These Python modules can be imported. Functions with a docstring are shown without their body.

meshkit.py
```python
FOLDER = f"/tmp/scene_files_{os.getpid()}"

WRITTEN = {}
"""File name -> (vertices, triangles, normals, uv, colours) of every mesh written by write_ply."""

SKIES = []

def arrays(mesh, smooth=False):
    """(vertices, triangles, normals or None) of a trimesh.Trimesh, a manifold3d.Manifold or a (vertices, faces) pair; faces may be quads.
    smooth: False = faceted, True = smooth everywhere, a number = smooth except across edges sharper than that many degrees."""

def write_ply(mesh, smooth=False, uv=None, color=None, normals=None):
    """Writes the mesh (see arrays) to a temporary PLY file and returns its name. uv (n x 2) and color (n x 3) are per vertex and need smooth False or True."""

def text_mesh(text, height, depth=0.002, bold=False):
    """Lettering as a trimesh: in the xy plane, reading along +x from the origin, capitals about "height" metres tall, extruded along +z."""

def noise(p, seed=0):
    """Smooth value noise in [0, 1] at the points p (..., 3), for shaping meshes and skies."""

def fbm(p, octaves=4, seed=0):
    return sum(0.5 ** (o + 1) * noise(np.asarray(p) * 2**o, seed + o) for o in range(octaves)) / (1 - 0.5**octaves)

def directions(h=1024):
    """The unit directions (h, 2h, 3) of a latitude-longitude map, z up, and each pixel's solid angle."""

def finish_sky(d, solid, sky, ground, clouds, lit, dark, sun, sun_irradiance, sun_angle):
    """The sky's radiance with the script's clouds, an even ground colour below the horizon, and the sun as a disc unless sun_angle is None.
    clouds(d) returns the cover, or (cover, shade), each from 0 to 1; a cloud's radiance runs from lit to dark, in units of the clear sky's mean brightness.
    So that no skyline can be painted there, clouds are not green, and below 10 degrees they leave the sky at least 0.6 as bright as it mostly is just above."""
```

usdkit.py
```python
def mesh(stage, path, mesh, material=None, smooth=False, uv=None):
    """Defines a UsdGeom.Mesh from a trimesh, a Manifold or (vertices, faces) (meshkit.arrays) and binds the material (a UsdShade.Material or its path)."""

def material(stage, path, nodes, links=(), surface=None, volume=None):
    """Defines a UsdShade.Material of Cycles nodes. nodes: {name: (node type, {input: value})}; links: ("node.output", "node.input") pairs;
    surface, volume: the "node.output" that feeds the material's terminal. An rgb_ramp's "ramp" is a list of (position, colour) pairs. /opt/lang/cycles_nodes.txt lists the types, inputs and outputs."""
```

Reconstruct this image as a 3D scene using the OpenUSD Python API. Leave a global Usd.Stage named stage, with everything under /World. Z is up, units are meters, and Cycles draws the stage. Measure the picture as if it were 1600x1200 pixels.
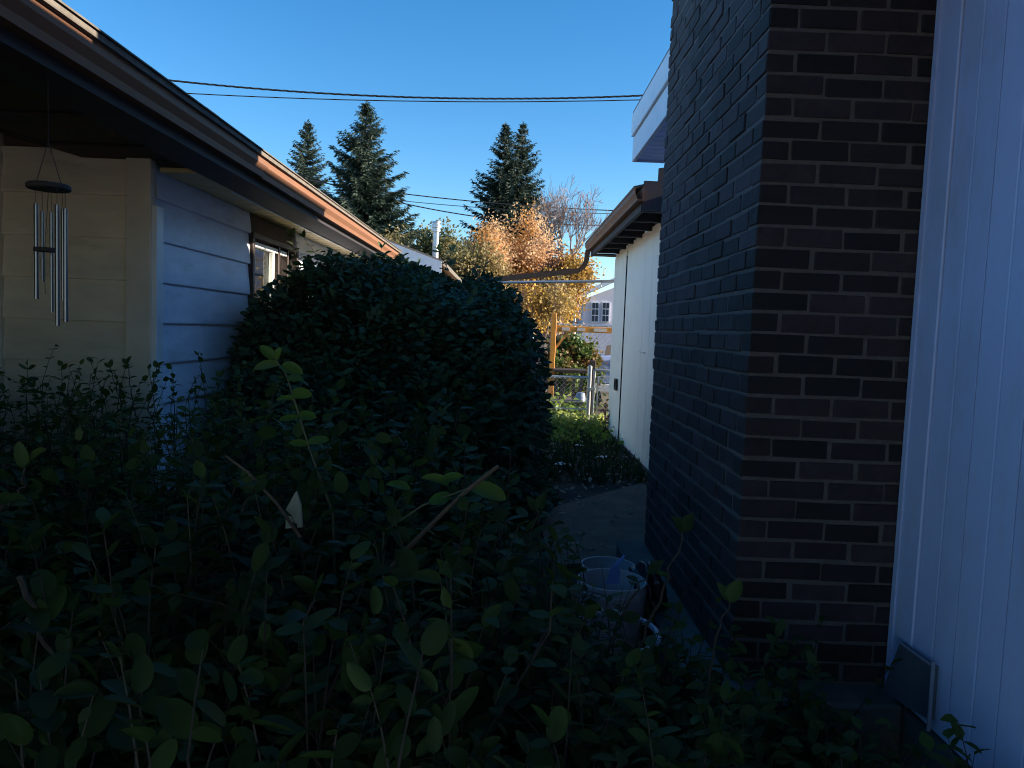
import math, random
import numpy as np, trimesh, usdkit
from meshkit import noise, fbm
from pxr import Usd, UsdGeom, UsdLux, UsdShade, Gf, Sdf, Vt
from shapely.geometry import Polygon

random.seed(7)
R = np.random.default_rng(7)
stage = Usd.Stage.CreateInMemory()
UsdGeom.SetStageUpAxis(stage, "Z")
UsdGeom.Xform.Define(stage, "/World")
UsdGeom.Scope.Define(stage, "/World/Looks")

# ------------------------------------------------------------------ camera, sky, sun, exposure
EXPOSURE = 1.52
SKY, SUN = 0.085, 1.25
SUN_ELEV, SUN_AZ = math.radians(18.8), math.atan2(0.9987, -0.05)          # azimuth as atan2(x, y) of the direction towards the sun
FPX, PITCH, ROLL, YAW = 1160.0, math.radians(4.15), math.radians(2.2), math.radians(0.35)
EYE = np.array([0, 0, 1.5])
FW = np.array([math.sin(YAW) * math.cos(PITCH), math.cos(YAW) * math.cos(PITCH), -math.sin(PITCH)])
_r = np.cross(FW, [0, 0, 1]); _r /= np.linalg.norm(_r); _u = np.cross(_r, FW)
UP = _u * math.cos(ROLL) - _r * math.sin(ROLL)
RT = _r * math.cos(ROLL) + _u * math.sin(ROLL)


def at(px, py, Y=None, X=None, Z=None):
    """The world point seen at a pixel of the 1600 x 1200 photograph at a given depth Y, or on the plane X or Z."""
    d = FW + RT * (px - 800) / FPX - UP * (py - 600) / FPX
    s = Y / d[1] if Y is not None else X / d[0] if X is not None else (Z - 1.5) / d[2]
    return EYE + d * s


def proj(p):
    q = np.atleast_2d(p) - EYE
    z = q @ FW
    return 800 + FPX * (q @ RT) / z, 600 - FPX * (q @ UP) / z, z


cam = UsdGeom.Camera.Define(stage, "/World/camera")
cam.CreateHorizontalApertureAttr(36.0)
cam.CreateFocalLengthAttr(36.0 * FPX / 1600)
cam.CreateExposureAttr(EXPOSURE)
cam.CreateClippingRangeAttr(Gf.Vec2f(0.05, 2000))
m = np.eye(4); m[0, :3], m[1, :3], m[2, :3], m[3, :3] = RT, UP, -FW, EYE
cam.AddTransformOp().Set(Gf.Matrix4d(*m.ravel().tolist()))

dome = UsdLux.DomeLight.Define(stage, "/World/sky")
dome.GetPrim().SetCustomDataByKey("kind", "structure")
skym = usdkit.material(stage, "/World/Looks/sky", {
    "s": ("sky_texture", {"sky_type": "single_scattering", "sun_disc": False, "sun_elevation": SUN_ELEV, "sun_rotation": SUN_AZ,
                          "altitude": 650.0, "air_density": 1.0, "aerosol_density": 0.3, "ozone_density": 2.5}),
    "h": ("hsv", {"saturation": 1.33}),
    "b": ("background_shader", {"strength": SKY})}, [("s.color", "h.color"), ("h.color", "b.color")], surface="b.background")
UsdShade.MaterialBindingAPI.Apply(dome.GetPrim()).Bind(skym)
sun = UsdLux.DistantLight.Define(stage, "/World/sun")
sun.CreateNormalizeAttr(True); sun.CreateIntensityAttr(SUN); sun.CreateAngleAttr(0.53); sun.CreateColorAttr(Gf.Vec3f(1.0, 0.86, 0.68))
_s = np.array([math.cos(SUN_ELEV) * math.sin(SUN_AZ), math.cos(SUN_ELEV) * math.cos(SUN_AZ), math.sin(SUN_ELEV)])
_x = np.cross([0, 0, 1], _s); _x /= np.linalg.norm(_x); _y = np.cross(_s, _x)
m = np.eye(4); m[0, :3], m[1, :3], m[2, :3] = _x, _y, _s
sun.AddTransformOp().Set(Gf.Matrix4d(*m.ravel().tolist()))

# ------------------------------------------------------------------ scene tree helpers
used, origin = {}, {}


def numbered(path):
    n = used.get(path, -1) + 1
    used[path] = n
    return path if n == 0 else f"{path}_{n:03d}"


def tag(p, label=None, cat=None, group=None, kind=None):
    for k, v in (("label", label), ("category", cat), ("group", group), ("kind", kind)):
        if v:
            p.SetCustomDataByKey(k, v)
    return p


def thing(name, label, cat, loc=(0, 0, 0), group=None, kind=None):
    path = numbered("/World/" + name)
    x = UsdGeom.Xform.Define(stage, path)
    x.AddTranslateOp().Set(Gf.Vec3d(*map(float, loc)))
    origin[path] = np.array(loc, float)
    return tag(x.GetPrim(), label, cat, group, kind)


def obj(name, mesh, m, parent=None, smooth=False, kind=None, label=None, cat=None, group=None):
    base = str(parent.GetPath()) if parent else "/World"
    path = numbered(base + "/" + name)
    o = origin.get(base, np.zeros(3))
    origin[path] = o
    v, f = (mesh.arr() if isinstance(mesh, MB) else (np.asarray(mesh.vertices), np.asarray(mesh.faces)) if hasattr(mesh, "vertices") else mesh)
    p = usdkit.mesh(stage, path, (np.asarray(v) - o, f), m, smooth=smooth).GetPrim()
    return tag(p, label, cat, group, kind)


_BI = np.array([[0, 0, 0], [1, 0, 0], [1, 1, 0], [0, 1, 0], [0, 0, 1], [1, 0, 1], [1, 1, 1], [0, 1, 1]], float)
_BF = np.array([[0, 2, 1], [0, 3, 2], [4, 5, 6], [4, 6, 7], [0, 1, 5], [0, 5, 4], [1, 2, 6], [1, 6, 5], [2, 3, 7], [2, 7, 6], [3, 0, 4], [3, 4, 7]])


def chamfer_arrays(lo, hi, c):
    lo, hi = np.minimum(lo, hi), np.maximum(lo, hi)
    pts = []
    for ax in range(3):
        for k in _BI:
            p = np.where(k > 0, hi - c, lo + c)
            p[ax] = hi[ax] if k[ax] > 0 else lo[ax]
            pts.append(p)
    h = trimesh.convex.convex_hull(np.array(pts))
    return np.asarray(h.vertices), np.asarray(h.faces)


class MB:
    def __init__(s):
        s.v, s.f, s.n = [], [], 0

    def add(s, v, f):
        v, f = np.asarray(v, float), np.asarray(f, int)
        if f.shape[1] == 4:
            f = np.vstack([f[:, [0, 1, 2]], f[:, [0, 2, 3]]])
        s.v.append(v); s.f.append(f + s.n); s.n += len(v)
        return s

    def box(s, lo, hi, c=0.0):
        lo, hi = np.array(lo, float), np.array(hi, float)
        if c > 0:
            return s.add(*chamfer_arrays(lo, hi, c))
        lo, hi = np.minimum(lo, hi), np.maximum(lo, hi)
        return s.add(lo + _BI * (hi - lo), _BF)

    def obox(s, a, b, w, h, up=(0, 0, 1)):
        """A bar from a to b, w wide and h high."""
        a, b = np.array(a, float), np.array(b, float)
        t = b - a; L = np.linalg.norm(t); t /= L
        x = np.cross(t, up); x /= np.linalg.norm(x); y = np.cross(x, t)
        p = _BI - [0.5, 0.5, 0]
        return s.add(a + p[:, :1] * w * x + p[:, 1:2] * h * y + p[:, 2:] * L * t, _BF)

    def tube(s, pts, r, sides=6, caps=True):
        p = np.asarray(pts, float); n = len(p)
        r = np.broadcast_to(np.asarray(r, float), (n,))
        t = np.gradient(p, axis=0); t /= np.linalg.norm(t, axis=1, keepdims=True) + 1e-12
        ref = np.where(np.abs(t[:, 2:]) < 0.9, [0, 0, 1.0], [1.0, 0, 0])
        if n > 1 and (np.abs(t[:, 2]) < 0.9).all() != (np.abs(t[:, 2]) < 0.9).any():
            ref = np.broadcast_to([0.31, 0.93, 0.17], (n, 3))
        a = np.cross(t, ref); a /= np.linalg.norm(a, axis=1, keepdims=True) + 1e-12
        b = np.cross(t, a); ang = np.arange(sides) * 2 * np.pi / sides
        v = (p[:, None] + r[:, None, None] * (np.cos(ang)[None, :, None] * a[:, None] + np.sin(ang)[None, :, None] * b[:, None])).reshape(-1, 3)
        i, j = np.meshgrid(np.arange(n - 1), np.arange(sides), indexing="ij")
        q = np.stack([i * sides + j, i * sides + (j + 1) % sides, (i + 1) * sides + (j + 1) % sides, (i + 1) * sides + j], -1).reshape(-1, 4)
        f = np.vstack([q[:, [0, 2, 1]], q[:, [0, 3, 2]]])
        if caps:
            k = np.arange(1, sides - 1)
            f = np.vstack([f, np.stack([0 * k, k, k + 1], 1), np.stack([0 * k, k + 1, k], 1) + (n - 1) * sides])
        return s.add(v, f)

    def prism(s, poly, a, b, x, y):
        """A 2-D outline (in directions x, y) swept from a to b."""
        v2, f2 = trimesh.creation.triangulate_polygon(Polygon(poly), engine="earcut")
        poly = np.asarray(poly, float); n = len(poly)
        x, y, a, b = (np.asarray(k, float) for k in (x, y, a, b))
        w = lambda q, o: o + q[:, :1] * x + q[:, 1:2] * y
        s.add(w(v2, a), f2); s.add(w(v2, b), f2[:, ::-1])
        i = np.arange(n)
        return s.add(np.vstack([w(poly, a), w(poly, b)]), np.stack([i, (i + 1) % n, (i + 1) % n + n, i + n], 1))

    def lathe(s, prof, c, sides=24):
        prof = np.asarray(prof, float); n = len(prof); ang = np.arange(sides) * 2 * np.pi / sides
        v = np.stack([np.outer(prof[:, 0], np.cos(ang)) + c[0], np.outer(prof[:, 0], np.sin(ang)) + c[1], np.repeat(prof[:, 1:] + c[2], sides, 1)], -1).reshape(-1, 3)
        i, j = np.meshgrid(np.arange(n - 1), np.arange(sides), indexing="ij")
        q = np.stack([i * sides + j, i * sides + (j + 1) % sides, (i + 1) * sides + (j + 1) % sides, (i + 1) * sides + j], -1).reshape(-1, 4)
        return s.add(v, q)

    def arr(s):
        return np.vstack(s.v), np.vstack(s.f)


def B(lo, hi, c=0.0):
    return MB().box(lo, hi, c)


# ------------------------------------------------------------------ materials
def M(name, col, rough=0.6, var=0.2, scale=5.0, rnd=0.0, bump=0.0, bscale=60.0, metallic=0.0, spec=0.5, stretch=(1, 1, 1), col2=None, dirt=None, dscale=2.0, dlevel=0.6):
    c = np.array(col, float)
    c2 = np.array(col2, float) if col2 is not None else np.clip(c * (1 + var), 0, 0.95)
    c1 = c if col2 is not None else c * (1 - var)
    n = {"g": ("geometry", {}), "mp": ("mapping", {"scale": stretch}), "n": ("noise_texture", {"scale": scale, "detail": 6.0, "roughness": 0.65}),
         "r": ("rgb_ramp", {"ramp": [(0.3, c1), (0.7, c2)]}),
         "p": ("principled_bsdf", {"roughness": rough, "metallic": metallic, "specular_ior_level": spec})}
    l = [("g.position", "mp.vector"), ("mp.vector", "n.vector"), ("n.fac", "r.fac")]
    last = "r.color"
    if dirt is not None:
        n["dn"] = ("noise_texture", {"scale": dscale, "detail": 7.0, "roughness": 0.7})
        n["dr"] = ("map_range", {"from_min": dlevel - 0.12, "from_max": dlevel + 0.12, "to_min": 0.0, "to_max": 0.85, "clamp": True})
        n["dm"] = ("mix", {"mix_type": "mix", "color2": dirt})
        l += [("mp.vector", "dn.vector"), ("dn.fac", "dr.value"), ("dr.result", "dm.fac"), (last, "dm.color1")]
        last = "dm.color"
    if rnd:
        n["oi"] = ("object_info", {})
        n["ad"] = ("math", {"math_type": "multiply_add", "value2": 7.31})
        n["fr"] = ("math", {"math_type": "fraction"})
        n["mr"] = ("map_range", {"to_min": 1 - rnd, "to_max": 1 + rnd})
        n["hs"] = ("hsv", {})
        l += [("oi.random", "ad.value1"), ("g.random_per_island", "ad.value3"), ("ad.value", "fr.value1"), ("fr.value", "mr.value"), ("mr.result", "hs.value"), (last, "hs.color")]
        last = "hs.color"
    l.append((last, "p.base_color"))
    if bump:
        n["bn"] = ("noise_texture", {"scale": bscale, "detail": 5.0, "roughness": 0.6})
        n["b"] = ("bump", {"strength": bump, "distance": 0.01})
        l += [("mp.vector", "bn.vector"), ("bn.fac", "b.height"), ("b.normal", "p.normal")]
    return usdkit.material(stage, "/World/Looks/" + name, n, l, surface="p.BSDF")


def leaf_mat(name, stops, trans=0.3, rough=0.5, spec=0.4, patch=None, pscale=0.6):
    """Leaves: colour by leaf; patch: a second ramp mixed in by a broad noise in space, as autumn colour comes in patches."""
    n = {"g": ("geometry", {}), "oi": ("object_info", {}), "ad": ("math", {"math_type": "multiply_add", "value2": 7.31}), "fr": ("math", {"math_type": "fraction"}),
         "r": ("rgb_ramp", {"ramp": stops}), "p": ("principled_bsdf", {"roughness": rough, "specular_ior_level": spec}), "t": ("translucent_bsdf", {}), "m": ("mix_closure", {"fac": trans})}
    l = [("oi.random", "ad.value1"), ("g.random_per_island", "ad.value3"), ("ad.value", "fr.value1"), ("fr.value", "r.fac")]
    last = "r.color"
    if patch:
        n["r2"] = ("rgb_ramp", {"ramp": patch}); n["n"] = ("noise_texture", {"scale": pscale, "detail": 3.0})
        n["mr"] = ("map_range", {"from_min": 0.45, "from_max": 0.6, "clamp": True}); n["mx"] = ("mix", {})
        l += [("g.position", "n.vector"), ("n.fac", "mr.value"), ("mr.result", "mx.fac"), (last, "mx.color1"), ("fr.value", "r2.fac"), ("r2.color", "mx.color2")]
        last = "mx.color"
    l += [(last, "p.base_color"), (last, "t.color"), ("p.BSDF", "m.closure1"), ("t.BSDF", "m.closure2")]
    return usdkit.material(stage, "/World/Looks/" + name, n, l, surface="m.closure")


def glass_mat(name, tint=(0.9, 0.95, 0.95)):
    return usdkit.material(stage, "/World/Looks/" + name, {"f": ("fresnel", {"IOR": 1.5}), "a": ("transparent_bsdf", {"color": tint}), "b": ("glossy_bsdf", {"roughness": 0.02, "color": (0.9, 0.9, 0.9)}), "m": ("mix_closure", {})},
                           [("f.fac", "m.fac"), ("a.BSDF", "m.closure1"), ("b.BSDF", "m.closure2")], surface="m.closure")


siding_m = M("siding_paint", (0.74, 0.78, 0.90), 0.55, 0.10, 3, rnd=0.05, bump=0.12, bscale=25, stretch=(1, 1, 4), dirt=(0.5, 0.5, 0.52), dlevel=0.66)
front_m = M("warm_light_front_siding", (0.80, 0.68, 0.52), 0.55, 0.10, 3, rnd=0.05, bump=0.12, bscale=25, stretch=(1, 1, 4), dirt=(0.46, 0.39, 0.3), dlevel=0.68)  # same siding, beige put into the colour for warm light on this face
trim_m = M("trim_paint", (0.76, 0.66, 0.52), 0.5, 0.10, 4, bump=0.08)
white_trim_m = M("white_trim", (0.80, 0.80, 0.79), 0.4, 0.06, 5)
gutter_m = M("gutter_brown", (0.22, 0.105, 0.06), 0.6, 0.12, 3, spec=0.25, dirt=(0.16, 0.09, 0.06), dscale=5, dlevel=0.62, stretch=(1, 0.3, 1))
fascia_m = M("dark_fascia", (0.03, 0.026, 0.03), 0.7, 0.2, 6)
soffit_m = M("cream_soffit", (0.66, 0.52, 0.26), 0.45, 0.08, 4)
shingle_m = M("asphalt_shingle", (0.17, 0.15, 0.13), 0.95, 0.3, 12, rnd=0.25, bump=0.5, bscale=160)
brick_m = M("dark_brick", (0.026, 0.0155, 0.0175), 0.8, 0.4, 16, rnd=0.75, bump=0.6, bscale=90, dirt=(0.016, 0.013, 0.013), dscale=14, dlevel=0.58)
mortar_m = M("mortar", (0.13, 0.108, 0.10), 0.95, 0.2, 30, bump=0.5, bscale=220)
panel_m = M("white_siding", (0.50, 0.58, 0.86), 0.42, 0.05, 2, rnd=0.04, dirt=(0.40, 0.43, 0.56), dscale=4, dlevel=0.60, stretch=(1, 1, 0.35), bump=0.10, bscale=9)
concrete_m = M("concrete", (0.125, 0.12, 0.115), 0.9, 0.2, 7, bump=0.4, bscale=80, dirt=(0.06, 0.056, 0.052), dscale=3, dlevel=0.55)
slab_m = M("walkway_slab", (0.21, 0.125, 0.08), 0.9, 0.22, 6, bump=0.4, bscale=70, dirt=(0.10, 0.065, 0.045), dscale=4, dlevel=0.55)
shed_m = M("shed_panel", (0.88, 0.81, 0.68), 0.6, 0.04, 2, bump=0.15, bscale=30, dirt=(0.66, 0.6, 0.5), dscale=2.0, dlevel=0.68)
metal_m = M("galvanized", (0.55, 0.56, 0.57), 0.35, 0.15, 12, metallic=0.8)
chime_m = M("chime_metal", (0.30, 0.29, 0.29), 0.3, 0.05, 12, metallic=1.0)
wood_dark_m = M("dark_wood", (0.035, 0.024, 0.02), 0.7, 0.3, 10, stretch=(1, 1, 0.2))
wood_m = M("weathered_wood", (0.30, 0.21, 0.13), 0.8, 0.25, 9, stretch=(1, 1, 0.15))
vent_m = M("dark_flap", (0.10, 0.105, 0.13), 0.5, 0.15, 9)
flaptrim_m = M("flap_edge", (0.26, 0.28, 0.36), 0.5, 0.1, 9)
black_m = M("black_rubber", (0.018, 0.018, 0.02), 0.55, 0.2, 9)
bag_m = M("black_plastic", (0.015, 0.015, 0.018), 0.25, 0.2, 9)
pail_m = M("white_plastic", (0.50, 0.50, 0.54), 0.4, 0.08, 6, dirt=(0.3, 0.28, 0.27), dscale=9, dlevel=0.6)
blue_m = M("blue_plastic", (0.16, 0.27, 0.62), 0.3, 0.15, 8)
frame_brown_m = M("window_brown", (0.035, 0.02, 0.016), 0.5, 0.2, 8)
interior_m = M("room_inside", (0.10, 0.07, 0.05), 0.9, 0.3, 2)
glass_m = glass_mat("window_glass")
cutbark_m = M("cut_branch_bark", (0.10, 0.065, 0.04), 0.85, 0.35, 40)
bark_m = M("twig_bark", (0.042, 0.032, 0.022), 0.85, 0.35, 40)
greenstem_m = M("green_stem", (0.10, 0.10, 0.045), 0.7, 0.3, 30)
trunk_m = M("tree_bark", (0.13, 0.10, 0.085), 0.9, 0.3, 6, bump=0.5, bscale=20)
grey_bark_m = M("grey_bark", (0.26, 0.19, 0.17), 0.9, 0.25, 6)
soil_m = M("bare_soil", (0.055, 0.042, 0.032), 1.0, 0.45, 3, bump=0.8, bscale=40)
lawn_m = M("lawn_ground", (0.10, 0.095, 0.045), 1.0, 0.3, 1.2, bump=0.8, bscale=30, dirt=(0.13, 0.1, 0.06), dscale=0.3, dlevel=0.5)
cable_m = M("cable_black", (0.02, 0.02, 0.022), 0.6, 0.1, 5)
orange_m = M("orange_paint", (0.66, 0.27, 0.04), 0.45, 0.12, 7, dirt=(0.36, 0.13, 0.05), dscale=12, dlevel=0.66)
pale_label_m = M("pale_label", (0.62, 0.55, 0.48), 0.6, 0.12, 30)
house_m = M("far_house_wall", (0.55, 0.55, 0.66), 0.7, 0.06, 1.5)
house_cream_m = M("far_house_cream", (0.50, 0.45, 0.34), 0.7, 0.06, 1.5)
roof_pale_m = M("pale_fascia", (0.66, 0.68, 0.74), 0.5, 0.06, 3)
tan_stucco_m = M("tan_gable", (0.30, 0.19, 0.13), 0.8, 0.12, 3)
pane_dark_m = M("dark_pane", (0.03, 0.035, 0.05), 0.1, 0.2, 3)
tarp_m = M("blue_tarp", (0.20, 0.25, 0.42), 0.45, 0.15, 5, bump=0.4, bscale=12)
hose_m = usdkit.material(stage, "/World/Looks/hose_white", {"g": ("geometry", {}), "v": ("voronoi_texture", {"scale": 75.0}), "r": ("rgb_ramp", {"ramp": [(0.28, (0.08, 0.09, 0.2)), (0.38, (0.45, 0.45, 0.52))]}), "p": ("principled_bsdf", {"roughness": 0.35})},
                         [("g.position", "v.vector"), ("v.distance", "r.fac"), ("r.color", "p.base_color")], surface="p.BSDF")
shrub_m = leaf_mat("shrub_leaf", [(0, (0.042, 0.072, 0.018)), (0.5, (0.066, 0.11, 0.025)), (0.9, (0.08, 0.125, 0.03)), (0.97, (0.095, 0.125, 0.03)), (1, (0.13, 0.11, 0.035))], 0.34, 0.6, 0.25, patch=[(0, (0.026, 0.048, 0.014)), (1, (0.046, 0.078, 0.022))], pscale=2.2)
fineshrub_m = leaf_mat("fine_shrub_leaf", [(0, (0.05, 0.085, 0.018)), (0.5, (0.08, 0.13, 0.024)), (0.9, (0.10, 0.155, 0.03)), (1, (0.16, 0.16, 0.045))], 0.36, 0.55, 0.3, patch=[(0, (0.032, 0.058, 0.014)), (1, (0.06, 0.095, 0.022))], pscale=2.0)
shoot_m = leaf_mat("shoot_leaf", [(0, (0.085, 0.17, 0.022)), (0.6, (0.13, 0.22, 0.03)), (1, (0.16, 0.22, 0.04))], 0.45, 0.45)
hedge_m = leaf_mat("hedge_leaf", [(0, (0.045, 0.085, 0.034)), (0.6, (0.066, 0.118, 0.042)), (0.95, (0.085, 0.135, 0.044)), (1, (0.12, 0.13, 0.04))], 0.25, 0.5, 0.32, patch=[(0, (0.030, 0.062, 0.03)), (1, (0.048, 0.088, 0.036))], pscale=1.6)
weed_m = leaf_mat("weed_leaf", [(0, (0.10, 0.18, 0.02)), (0.4, (0.26, 0.36, 0.05)), (0.8, (0.42, 0.48, 0.12)), (1, (0.55, 0.48, 0.16))], 0.45)
redweed_m = leaf_mat("red_weed", [(0, (0.24, 0.09, 0.05)), (0.6, (0.36, 0.16, 0.10)), (1, (0.4, 0.3, 0.13))], 0.35)
grass_m = leaf_mat("grass_blade", [(0, (0.035, 0.055, 0.018)), (0.6, (0.06, 0.085, 0.025)), (1, (0.13, 0.115, 0.05))], 0.3)
litter_m = leaf_mat("fallen_leaf", [(0, (0.10, 0.06, 0.03)), (0.5, (0.2, 0.13, 0.06)), (0.9, (0.3, 0.22, 0.1)), (1, (0.55, 0.5, 0.42))], 0.2, 0.7)
spruce_m = leaf_mat("spruce_needles", [(0, (0.026, 0.046, 0.036)), (0.6, (0.045, 0.072, 0.05)), (1, (0.11, 0.13, 0.065))], 0.12, 0.6, 0.3)
orange_leaf_m = leaf_mat("orange_leaf", [(0, (0.50, 0.27, 0.14)), (0.6, (0.70, 0.42, 0.23)), (1, (0.72, 0.52, 0.32))], 0.5, patch=[(0, (0.58, 0.30, 0.04)), (0.6, (0.66, 0.38, 0.03)), (1, (0.5, 0.26, 0.10))], pscale=0.8)
yellow_leaf_m = leaf_mat("yellow_leaf", [(0, (0.20, 0.16, 0.05)), (0.6, (0.36, 0.27, 0.10)), (1, (0.5, 0.38, 0.17))], 0.35, patch=[(0, (0.52, 0.29, 0.02)), (1, (0.62, 0.38, 0.05))], pscale=0.8)
rust_leaf_m = leaf_mat("rust_leaf", [(0, (0.24, 0.10, 0.05)), (0.5, (0.34, 0.17, 0.09)), (1, (0.38, 0.28, 0.16))], 0.3, patch=[(0, (0.5, 0.29, 0.03)), (1, (0.35, 0.24, 0.1))], pscale=0.9)
bush_leaf_m = leaf_mat("bush_leaf", [(0, (0.05, 0.09, 0.02)), (0.7, (0.10, 0.16, 0.03)), (1, (0.3, 0.26, 0.07))], 0.35, patch=[(0, (0.10, 0.08, 0.03)), (1, (0.34, 0.16, 0.06))], pscale=2.5)
olive_leaf_m = leaf_mat("olive_leaf", [(0, (0.20, 0.16, 0.06)), (0.6, (0.36, 0.27, 0.12)), (1, (0.46, 0.32, 0.2))], 0.4, patch=[(0, (0.10, 0.12, 0.045)), (1, (0.24, 0.21, 0.09))], pscale=0.9)
tealgreen_m = M("pale_green_plastic", (0.16, 0.30, 0.22), 0.5, 0.15, 8)
paleleaf_m = M("pale_dry_leaf", (0.36, 0.36, 0.27), 0.7, 0.15, 30)

# ------------------------------------------------------------------ ground
g = MB()
xs = np.concatenate([[-400, -120, -50, -20, -8], np.linspace(-4, 4, 41), [8, 20, 50, 120, 400]])
ys = np.concatenate([[-150, -40, -10], np.linspace(-3, 14, 80), [18, 25, 40, 80, 160, 420]])
GX, GY = np.meshgrid(xs, ys, indexing="ij")
near = (np.abs(GX) < 4.2) & (GY > -3.2) & (GY < 14.2)
GZ = np.where(near, (fbm(np.stack([GX * 2.2, GY * 2.2, 0 * GX], -1), 4, 3) - 0.5) * 0.09, 0.0)
i, j = np.meshgrid(np.arange(len(xs) - 1), np.arange(len(ys) - 1), indexing="ij")
n = len(ys)
g.add(np.stack([GX, GY, GZ], -1).reshape(-1, 3), np.stack([i * n + j, (i + 1) * n + j, (i + 1) * n + j + 1, i * n + j + 1], -1).reshape(-1, 4))
obj("ground", g, soil_m, smooth=True, kind="structure")
lw = MB().box((-60, 15.2, 0.0), (60, 200, 0.05))
obj("lawn", lw, lawn_m, kind="structure")
obj("driveway", MB().box((-25, -30, -0.05), (25, -3.4, 0.06)), M("bounce_ground_tone", (0.34, 0.30, 0.25), 0.9, 0.12, 2), kind="structure")  # unseen pale slab added behind the camera to bounce warm light forward
s = MB(); poly = [at(842, 798, Z=0.05)[:2], at(1003, 754, Z=0.05)[:2], (1.40, 7.1), (1.40, 4.75), (0.30, 4.55)]
s.prism(poly, (0, 0, -0.08), (0, 0, 0.05), (1, 0, 0), (0, 1, 0))
obj("walkway", s, slab_m, kind="structure")

# ------------------------------------------------------------------ left house
WX, WY = -2.19, 4.57
hl = thing("bungalow", "low bungalow on the left with wide lap siding, brown gutter and deep dark eave", "house", (WX, WY, 0))
w = MB().box((-9, WY + 0.02, 0), (WX - 0.02, 6.26, 2.42)).box((-9, 7.60, 0), (WX - 0.02, 10.0, 2.42)).box((-9, 6.26, 0), (WX - 0.02, 7.60, 1.15)).box((-9, 6.26, 2.235), (WX - 0.02, 7.60, 2.42)).box((-9, 6.26, 1.15), (-2.9, 7.60, 2.235))
w.box((-9, -2.0, 0), (-3.35, WY + 0.02, 2.9)).box((-9, WY + 0.02, 2.42), (-2.62, 10.0, 2.6))
obj("wall", w, interior_m, hl)
rows = [0.19 + 0.254 * k for k in range(10)]           # bottom edges: ... 1.206, 1.460, 1.714, 1.968, 2.222


def lap(z0, z1, a, b, out, along):
    """A lap board: thick proud bottom edge tapering upwards."""
    out, along = np.asarray(out, float), np.asarray(along, float)
    return MB().prism([(0, z0), (0.018, z0 - 0.004), (0.029, z0), (0.030, z0 + 0.010), (0.006, z1), (0, z1)], a, b, out, (0, 0, 1))


for z in rows:
    z1 = min(z + 0.262, 2.44)
    spans = [(WY + 0.06, 10.0)] if z1 < 1.17 else [(WY + 0.06, 6.27), (7.60, 10.0)]
    for y0, y1 in spans:
        obj("siding_board", lap(z, z1, (WX - 0.02, y0, 0), (WX - 0.02, y1, 0), (1, 0, 0), (0, 1, 0)), siding_m, hl)
    obj("siding_board", lap(z, min(z1, 2.44), (-3.10, WY + 0.02, 0), (WX - 0.13, WY + 0.02, 0), (0, -1, 0), (1, 0, 0)), front_m, hl, label="lap board facing the camera with warm light tinted into its colour")
obj("corner_board", MB().box((WX - 0.145, WY - 0.034, 0.1), (WX + 0.006, WY + 0.03, 2.45), 0.004), trim_m, hl)
obj("corner_board", MB().box((WX - 0.02, WY - 0.018, 0.1), (WX + 0.036, WY + 0.075, 2.17), 0.004), white_trim_m, hl, label="narrow white corner strip facing the alley")
obj("door_trim", MB().box((-3.20, WY - 0.03, 0.05), (-3.095, WY + 0.02, 2.6), 0.004), trim_m, hl)
obj("foundation", MB().box((-9, WY + 0.03, 0), (WX - 0.05, 9.98, 0.2)), concrete_m, hl)
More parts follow.
